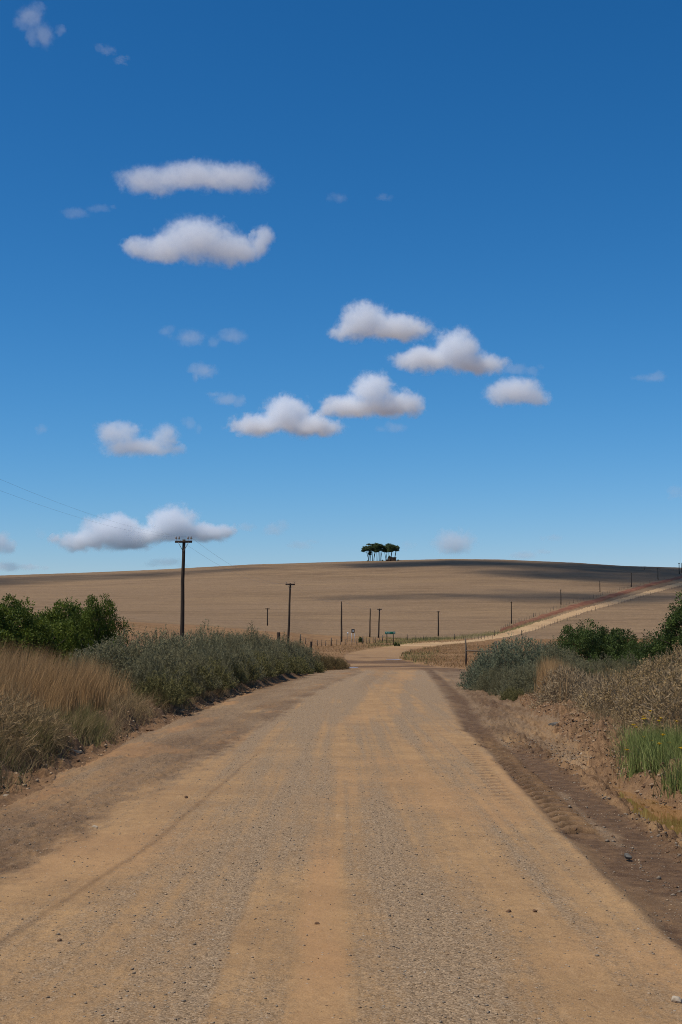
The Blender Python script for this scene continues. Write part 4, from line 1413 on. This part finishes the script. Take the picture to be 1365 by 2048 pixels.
def crest_tree(label, px, crowns, forks, seed):
    g = at(px, D + (seed % 5) * 2.5 - 5)
    t_ = thing('tree', label, 'tree', (g.x, g.y, g.z - .3), 0, 'trees on the crest of the hill')
    tr = MB()
    c0 = crowns[0]
    for fx in forks:
        cx, cy = (c0[0] + fx - px) * K, ZC + ray(px, c0[1])[1] * D - g.z
        tr.tube([(0, 0, 0), (cx * .12, .1, cy * .28), (cx * .45, .2, cy * .6), (cx, .1, cy)], [.3, .23, .18, .09], 7)
    link('trunk', tr.mesh('trunk', [M_TRUNK], True), t_)
    Vs, qs, ts, off = [], [], [], 0
    for (cx, cy, rx, ry) in crowns:
        rx, ry = rx * 1.08, ry * 1.08
        nc = max(10, int(rx * ry * 1.6))
        dv_ = rot_dirs(nc)
        cc = dv_ * (rng.uniform(.2, 1, nc) ** .5)[:, None] * np.array([rx, rx * .9, ry]) * K
        cc += np.array([(cx - px) * K, 0, ZC + ray(px, cy)[1] * D - g.z + .3])
        idx = np.repeat(np.arange(nc), 52)
        m_ = len(idx)
        o_ = rot_dirs(m_, .1) * np.array([1, 1, .62])
        Pp = cc[idx] + o_ * rng.uniform(.2, .95, m_)[:, None]
        tn = np.clip(rng.uniform(0, .8, nc)[idx] + rng.uniform(0, .3, m_), 0, 1)
        Vv, q_, tt = leaf_quads(Pp, rot_dirs(m_, .3), .48 * rng.uniform(.6, 1.3, m_), .26, tn)
        Vs.append(Vv)
        qs.append(q_ + off)
        ts.append(tt)
        off += len(Vv)
        if (cx, cy) != crowns[0][:2]:
            pass
    link('crown', mesh_np('crown', np.concatenate(Vs), [np.concatenate(qs)], [M_PINE], {'tint': np.concatenate(ts)}), t_)


crest_tree('leftmost crest tree, leaning left with an open crown', 738, [(731.5, 1097.5, 6.5, 4.6), (725.5, 1102, 1.2, 1), (729, 1102.5, 2, 1.2)], (0, 4), 1)
crest_tree('crest tree second from the left with a forked dark trunk', 741, [(741.5, 1096.5, 7, 5.2), (739, 1089, 4.2, .9), (741, 1107, 3.2, 4)], (-3, 3), 2)
crest_tree('crest tree third from the left with a flat wisp on top', 745.5, [(747.5, 1096, 6, 5.2), (747, 1089, 3.8, 1.0)], (0,), 3)
crest_tree('slender crest tree fourth from the left', 748.5, [(751, 1098.5, 5.2, 5)], (0, 2), 4)
crest_tree('crest tree in the left middle of the clump', 755, [(754, 1093.5, 5.2, 6), (755, 1101, 4, 4)], (0,), 5)
crest_tree('tall crest tree in the middle with a rounded top', 759.3, [(759.5, 1092, 6.2, 4.6), (760, 1099, 4, 4)], (0, -2), 6)
crest_tree('crest tree right of the middle with a thick dark trunk', 762.5, [(766, 1096.5, 6.2, 6.2)], (0, -3), 7)
crest_tree('crest tree with slanting thin stems beside the hut', 773, [(773, 1099, 7, 5.6)], (-4, 3), 8)
crest_tree('tallest crest tree, behind the left end of the hut', 779, [(778.5, 1091.5, 8, 4.6), (777, 1098, 6, 4)], (0,), 9)
crest_tree('broad crest tree over the hut', 783, [(785, 1096, 7.4, 5.6), (782, 1102, 6, 3)], (0, 2), 10)
crest_tree('rightmost crest tree, leaning out over the hut end', 790.5, [(793, 1097.5, 5.8, 5), (796.5, 1100, 2.6, 2.2)], (0, 2), 11)
M_STONEW = plain_mat('rough_stone_wall', lin(112, 92, 72), lin(74, 60, 48), 3, .95, .1, bump=.5)
M_TINROOF = plain_mat('rusty_tin_roof', lin(84, 66, 54), lin(58, 48, 42), 2, .7)
M_HOLE = plain_mat('dark_doorway_boards', lin(36, 30, 26), lin(28, 24, 20), 3, .9)
p = at(785.5, D - 12)
t_ = thing('hut', 'low stone hut with a flat roof under the crest trees', 'hut', (p.x, p.y, p.z - .2), 0)
mb = MB()
mb.box((0, 0, 1.35), (5.9, 4.2, 2.7), .03)
wl_ = link('wall', mb.mesh('wall', [M_STONEW]), t_)
mb = MB()
mb.box((0, 0, 2.8), (6.3, 4.6, .18), .1)
link('roof', mb.mesh('roof', [M_TINROOF]), t_)
mb = MB()
mb.box((-1.2, -2.115, .98), (.95, .06, 1.9), .05)
link('door', mb.mesh('door', [M_HOLE]), t_)
mb = MB()
mb.box((1.3, -2.115, 1.5), (.9, .06, .8), .05)
link('window', mb.mesh('window', [M_HOLE]), t_)
mb = MB()
mb.box((-3.95, .2, .55), (1.95, 3.0, 1.1), .05)
link('annex_wall', mb.mesh('annex_wall', [M_STONEW]), t_)
mb = MB()
mb.box((-3.98, .2, 1.2), (2.25, 3.3, .14), .1, Matrix.Rotation(-.08, 3, 'Y').to_4x4())
link('annex_roof', mb.mesh('annex_roof', [M_TINROOF]), t_)
LOWF = leafy_shrub(4, 4.4, 60, 60, .42, 76, M_PINE)
p = at(781, D - 4)
t_ = thing('crest_bush', 'dark bush rising behind the roof of the hut', 'bush', (p.x, p.y, p.z), 0)
link('foliage', LOWF, t_)
for px_, s_, lab in ((797.5, .28, 'low scrub on the crest just right of the hut'), (736, .25, 'low scrub at the foot of the leftmost crest tree'), (766, .3, 'low scrub under the crest trees left of the hut')):
    p = at(px_, D - 8)
    t_ = thing('crest_bush', lab, 'bush', (p.x, p.y, p.z - .1), px_)
    t_.scale = (s_ * 1.3, s_ * 1.3, s_)
    link('foliage', LOWF, t_)
#@@CLOUDS
CLOUDS_ON = True
SKY_GRADE = ((2.2, .105), (1.35, .456), (1.257, .674))
# ---------------------------------------------------------------- clouds: lit volumes of droplets, about a kilometre up
SUN_EL, SUN_AZ = math.radians(62), math.radians(-112)
SUN = Vector((math.sin(SUN_AZ) * math.cos(SUN_EL), math.cos(SUN_AZ) * math.cos(SUN_EL), math.sin(SUN_EL)))


def ico(sub):
    bm = bmesh.new()
    bmesh.ops.create_icosphere(bm, subdivisions=sub, radius=1)
    v = np.array([x.co[:] for x in bm.verts])
    f = np.array([[x.index for x in q_.verts] for q_ in bm.faces])
    bm.free()
    return v, f


ICOV, ICOF = ico(4)


def cloud(label, center, blobs, dens, nscale, namp=.75, flat=None, group='small clouds in the blue sky', seed=0):
    """blobs: (dx,dy,dz,rx,ry,rz) in metres round the centre"""
    B = np.array(blobs, float)
    ext = np.abs(B[:, :3]).max(0) + B[:, 3:].max(0)
    # outline: the far side of the union of blobs along each direction from the middle
    D_ = ICOV * ext
    D_ /= np.linalg.norm(D_, axis=1)[:, None]
    R_ = np.full(len(D_), .12 * ext.min())
    for b in B:
        c_, s_ = b[:3], b[3:] * 1.12
        d_ = D_ / s_
        o_ = -c_ / s_
        A_ = (d_ ** 2).sum(1)
        Bq = (d_ * o_).sum(1)
        Cq = (o_ ** 2).sum() - 1
        disc = Bq ** 2 - A_ * Cq
        tt = np.where(disc > 0, (-Bq + np.sqrt(np.maximum(disc, 0))) / A_, 0)
        R_ = np.maximum(R_, tt)
    me = mesh_np('cloud', D_ * R_[:, None], [ICOF], [], smooth=False)
    t = NT('cloud_droplets')
    v = t.obj()
    nz = t.noise(t.n('VectorMath', operation='ADD').outputs[0], 1, 1) if False else None
    off = t.n('VectorMath', operation='ADD')
    t.l(v, off.inputs[0])
    off.inputs[1].default_value = (seed * 913.0, seed * 377.0, seed * 131.0)
    tx = t.n('TexNoise')
    t.l(off.outputs[0], tx.inputs['Vector'])
    tx.inputs['Scale'].default_value = 1.0 / nscale
    tx.inputs['Detail'].default_value = 8.0
    tx.inputs['Roughness'].default_value = .74
    tx.inputs['Distortion'].default_value = .25
    warp = t.n('TexNoise')
    t.l(off.outputs[0], warp.inputs['Vector'])
    warp.inputs['Scale'].default_value = .85 / nscale
    warp.inputs['Detail'].default_value = 4.0
    warp.inputs['Roughness'].default_value = .6
    wsb = t.n('VectorMath', operation='SUBTRACT')
    t.l(warp.outputs['Color'], wsb.inputs[0])
    wsb.inputs[1].default_value = (.5, .5, .5)
    wsc = t.n('VectorMath', operation='SCALE')
    t.l(wsb.outputs[0], wsc.inputs[0])
    wsc.inputs['Scale'].default_value = nscale * 1.5
    wad = t.n('VectorMath', operation='ADD')
    t.l(v, wad.inputs[0])
    t.l(wsc.outputs[0], wad.inputs[1])
    v = wad.outputs[0]
    best = None
    for b in B:
        sb = t.n('VectorMath', operation='SUBTRACT')
        t.l(v, sb.inputs[0])
        sb.inputs[1].default_value = b[:3]
        ml = t.n('VectorMath', operation='MULTIPLY')
        t.l(sb.outputs[0], ml.inputs[0])
        ml.inputs[1].default_value = tuple(1 / b[3:])
        ln = t.n('VectorMath', operation='LENGTH')
        t.l(ml.outputs[0], ln.inputs[0])
        f_ = t.math('SUBTRACT', 1.0, ln.outputs['Value'])
        best = f_ if best is None else t.math('SMOOTH_MAX', best, f_, .45)
    fld = t.math('ADD', best, t.math('MULTIPLY', t.math('SUBTRACT', tx.outputs[0], .53), namp * 2.1))
    t2 = t.noise(off.outputs[0], 4.2 / nscale, 4, .6)
    fld = t.math('ADD', fld, t.math('MULTIPLY', t.math('SUBTRACT', t2, .5), .55))
    if flat is not None:
        sp = t.n('SeparateXYZ')
        t.l(v, sp.inputs[0])
        fl = t.math('DIVIDE', t.math('SUBTRACT', sp.outputs[2], flat[0]), flat[1])
        fl = t.math('ADD', fl, t.math('MULTIPLY', t.math('SUBTRACT', tx.outputs[0], .5), 1.2))
        fld = t.math('MINIMUM', fld, fl)
    dn = t.math('MULTIPLY', t.ramp(fld, .0, .6), dens)
    pv = t.n('VolumePrincipled')
    pv.inputs['Color'].default_value = (.974, .987, 1.0, 1)
    pv.inputs['Anisotropy'].default_value = .0
    t.l(dn, pv.inputs['Density'])
    t.l(pv.outputs[0], t.out.inputs['Volume'])
    me.materials.append(t.m)
    o = link('cloud', me, loc=center)
    tag(o, label, 'cloud', group)
    return o


def sky_cloud(label, blobs, thick=1.0, alt=1000., seed=0, flat=True, namp=.5):
    xs = [b[0] for b in blobs]
    ys = [b[1] for b in blobs]
    ws = [b[2] * b[3] for b in blobs]
    cx, cy = np.average(xs, weights=ws), np.average(ys, weights=ws)
    base = max(b[1] + b[3] for b in blobs)
    u, e = ray(cx, cy)
    e = max(e, .085)
    dist = alt / e
    u, e = ray(cx, cy)
    c_ = Vector((u * dist, dist, ZC + e * dist))
    k = dist / F
    out = []
    for (bx, by, rx, ry) in blobs:
        ub, eb_ = ray(bx, by)
        out.append(((ub - u) * dist, random.uniform(-.25, .25) * rx * k, (eb_ - e) * dist, rx * k * 1.22, (rx * .5 + ry * .6) * k, ry * k * 1.25))
    r_ = np.random.default_rng(seed + 900)
    for o_ in list(out):
        if thick <= .4:
            for j in range(3):
                out.append((o_[0] + r_.uniform(-.9, .9) * o_[3], o_[1], o_[2] + r_.uniform(-.6, .6) * o_[5], o_[3] * r_.uniform(.25, .55), o_[4] * .5, o_[5] * r_.uniform(.3, .6)))
        else:
            for j in range(1):
                sg = r_.choice([-1, 1])
                out.append((o_[0] + sg * r_.uniform(.5, .85) * o_[3], o_[1], o_[2] + r_.uniform(-.4, .6) * o_[5], o_[3] * r_.uniform(.14, .34), o_[4] * .4, o_[5] * r_.uniform(.2, .42)))
    if thick <= .4:
        out = [(a_, b_, c2, d_ * (.72 if q_ < len(blobs) else 1), e_, f_ * (.72 if q_ < len(blobs) else 1)) for q_, (a_, b_, c2, d_, e_, f_) in enumerate(out)]
    zmin = min(o_[2] - o_[5] for o_ in out)
    zspan = max(o_[2] + o_[5] for o_ in out) - zmin
    big = np.mean([b[3] for b in blobs]) * k
    fl = (zmin + zspan * .1, zspan * .25) if flat else None
    return cloud(label, c_, out, (thick if thick > .4 else thick * .45) * (3.5 if thick > .8 else 2.8) / (big * 2), big * (1.15 if thick > .4 else .8), namp if thick > .4 else .75, fl, seed=seed)


CL = [
    ('thin ragged cloud in the top left corner of the sky', [(62, 36, 40, 28), (88, 72, 30, 34), (122, 62, 16, 14)], .32, False),
    ('faint wisp right of the ragged corner cloud', [(215, 102, 24, 14), (240, 118, 18, 12)], .14, False),
    ('long arched translucent cloud, uppermost of the large clouds on the left', [(300, 360, 66, 26), (395, 345, 90, 27), (480, 358, 62, 28), (322, 376, 28, 18)], .42, False),
    ('broad white cloud with an upturned right end below the arched cloud', [(395, 478, 70, 44), (330, 500, 62, 28), (468, 496, 62, 32), (524, 480, 24, 34), (275, 495, 34, 18)], .75, False),
    ('faint smear left of the arched cloud', [(150, 425, 40, 13), (200, 415, 30, 9)], .1, False),
    ('white cloud nearest the middle top of the right group', [(732, 640, 48, 34), (795, 658, 66, 28), (700, 665, 40, 20)], .85, True),
    ('white cloud with a domed top right of the middle of the sky', [(912, 700, 50, 38), (848, 720, 64, 24), (955, 730, 56, 24)], .9, True),
    ('grey wisp trailing right of the domed white cloud', [(1030, 738, 40, 15), (1062, 742, 22, 14)], .16, False),
    ('small oval white cloud, rightmost of the group', [(1030, 785, 54, 28), (998, 790, 30, 18), (1078, 797, 26, 16)], .65, True),
    ('white heaped cloud right of centre, lower middle of the group', [(746, 782, 42, 36), (690, 815, 50, 24), (802, 808, 46, 26), (745, 818, 72, 18)], .95, True),
    ('white heaped cloud left of centre, lowest of the group', [(575, 828, 48, 38), (515, 852, 58, 20), (628, 855, 58, 24)], .95, True),
    ('grey double wisp above the small round puff on the left', [(382, 676, 44, 22), (465, 673, 44, 18)], .24, False),
    ('small round white puff left of centre', [(410, 742, 34, 19)], .35, False),
    ('grey wispy puff above the lowest heaped cloud', [(456, 800, 40, 17)], .28, False),
    ('broken grey white cloud low on the left with a bright right knob', [(238, 868, 46, 24), (330, 870, 28, 26), (275, 896, 74, 20), (345, 902, 28, 14)], .45, True),
    ('small faint puff right of the broken cloud', [(380, 848, 18, 18)], .2, False),
    ('faint round wisp at the left below the middle of the sky', [(84, 858, 18, 12)], .14, False),
    ('bright white cloud behind the wires, left of the big pole', [(222, 1064, 58, 34), (165, 1082, 54, 20), (265, 1078, 52, 26)], 1.0, True),
    ('white cloud with a domed peak above the big pole', [(348, 1048, 50, 36), (318, 1068, 50, 20), (405, 1066, 54, 20), (452, 1062, 26, 14)], .85, True),
    ('small grey puff right of the domed cloud over the big pole', [(548, 1060, 30, 19), (490, 1054, 24, 12)], .3, True),
    ('little grey puff just above the crest left of the trees', [(598, 1090, 30, 12)], .2, False),
    ('pale rounded cloud right of the crest trees', [(910, 1086, 44, 25)], .5, True),
    ('grey wisp just above the crest on the right', [(1050, 1110, 40, 11)], .25, True),
    ('grey wisp beside the crest trees', [(815, 1090, 18, 12)], .14, False),
    ('bright cloud cut by the left edge above the horizon', [(0, 1086, 24, 26), (20, 1094, 18, 12)], .5, True),
    ('low grey cloud touching the horizon at the left edge', [(10, 1132, 44, 14), (58, 1134, 36, 9)], .35, True),
    ('flat grey blue cloud on the horizon left of the big pole', [(338, 1124, 40, 12)], .25, True),
    ('faint grey cloud at the right edge low in the sky', [(1350, 986, 26, 18)], .18, False),
    ('faint flat cloud at the right edge of the middle sky', [(1310, 755, 36, 13)], .16, False),
    ('grey wisp under the heaped cloud right of centre', [(792, 856, 32, 13)], .16, False),
    ('faint small wisp below the arched cloud, right of the middle', [(680, 395, 24, 12)], .1, False),
    ('faint small wisp near the centre top, right of its twin', [(766, 395, 18, 10)], .1, False),
    ('faint streak low above the crest on the far right', [(1110, 1075, 26, 9)], .14, False),
    ('little dark wisp left of the bright cloud behind the wires', [(84, 1070, 14, 14)], .14, False),
]
if CLOUDS_ON:
    for k, (lab, bl, th, fl) in enumerate(CL):
        sky_cloud(lab, bl, th, 1000., k + 1, fl)

    # clouds above the picture whose shadows lie across the hill
    def shade_cloud(label, gx, gy, blobs, dens, seed):
        g = Vector((gx, gy, zat(gx, gy)))
        c_ = g + SUN * (950. / SUN.z)
        cloud(label, c_, blobs, dens, 60., .45, None, 'clouds over the hill', seed)

    shade_cloud('cloud high over the right part of the crest', 190, 945, [(-120, 60, 0, 110, 80, 34), (0, 10, 0, 130, 170, 36), (130, -20, 0, 130, 190, 36), (-40, -80, 0, 90, 70, 26), (70, -150, 0, 150, 120, 26)], .05, 101)
    shade_cloud('long cloud high over the right flank of the hill', 125, 655, [(-95, 6, 0, 70, 45, 18), (-20, 0, 0, 80, 70, 22), (60, 10, 0, 80, 80, 24), (130, 30, 0, 70, 90, 24)], .034, 102)
    shade_cloud('cloud high over the left end of the crest', -200, 945, [(-70, -30, 0, 120, 110, 26), (40, 15, 0, 110, 70, 22), (120, 40, 0, 70, 40, 18)], .027, 103)

# ---------------------------------------------------------------- light, sky, camera
sun = bpy.data.lights.new('sun', 'SUN')
sun.energy = 3.7
sun.angle = math.radians(.53)
sun.color = (1.0, .955, .89)
so = bpy.data.objects.new('sun', sun)
COL.objects.link(so)
so.rotation_euler = (-SUN).to_track_quat('-Z', 'Y').to_euler()

w = bpy.data.worlds.new('World')
SC.world = w
w.use_nodes = True
nt = w.node_tree
bg = nt.nodes['Background']
sky = nt.nodes.new('ShaderNodeTexSky')
sky.sky_type = 'NISHITA'
sky.sun_disc = False
sky.sun_elevation = SUN_EL
sky.sun_rotation = SUN_AZ
sky.altitude = 400
sky.air_density = 1.0
sky.dust_density = .3
sky.ozone_density = 3.0
sep = nt.nodes.new('ShaderNodeSeparateColor')
comb = nt.nodes.new('ShaderNodeCombineColor')
nt.links.new(sky.outputs[0], sep.inputs[0])
for k, (g, m) in enumerate(SKY_GRADE):
    p_ = nt.nodes.new('ShaderNodeMath')
    p_.operation = 'POWER'
    nt.links.new(sep.outputs[k], p_.inputs[0])
    p_.inputs[1].default_value = g
    q_ = nt.nodes.new('ShaderNodeMath')
    q_.operation = 'MULTIPLY'
    nt.links.new(p_.outputs[0], q_.inputs[0])
    q_.inputs[1].default_value = m
    nt.links.new(q_.outputs[0], comb.inputs[k])
nt.links.new(comb.outputs[0], bg.inputs[0])
bg.inputs[1].default_value = .1

cam = bpy.data.cameras.new('camera')
cam.sensor_fit = 'VERTICAL'
cam.sensor_height = 36
cam.sensor_width = 24
cam.lens = 50
cam.clip_start = .1
cam.clip_end = 60000
co = bpy.data.objects.new('camera', cam)
COL.objects.link(co)
co.location = (0, 0, ZC)
co.rotation_euler = (math.pi / 2 + PITCH, 0, 0)
SC.camera = co
SC.view_settings.view_transform = 'Standard'
SC.view_settings.look = 'None'
SC.view_settings.exposure = 0
SC.view_settings.gamma = 1
SC.render.engine = 'CYCLES'
cy_ = SC.cycles
cy_.use_denoising = True
cy_.denoising_prefilter = 'NONE'
cy_.denoising_input_passes = 'RGB_ALBEDO_NORMAL'
cy_.filter_width = .95
cy_.denoiser = 'OPENIMAGEDENOISE'
cy_.max_bounces = 16
cy_.diffuse_bounces = 3
cy_.transparent_max_bounces = 8
cy_.volume_bounces = 16
cy_.volume_step_rate = .6
cy_.use_adaptive_sampling = True
cy_.adaptive_threshold = .01
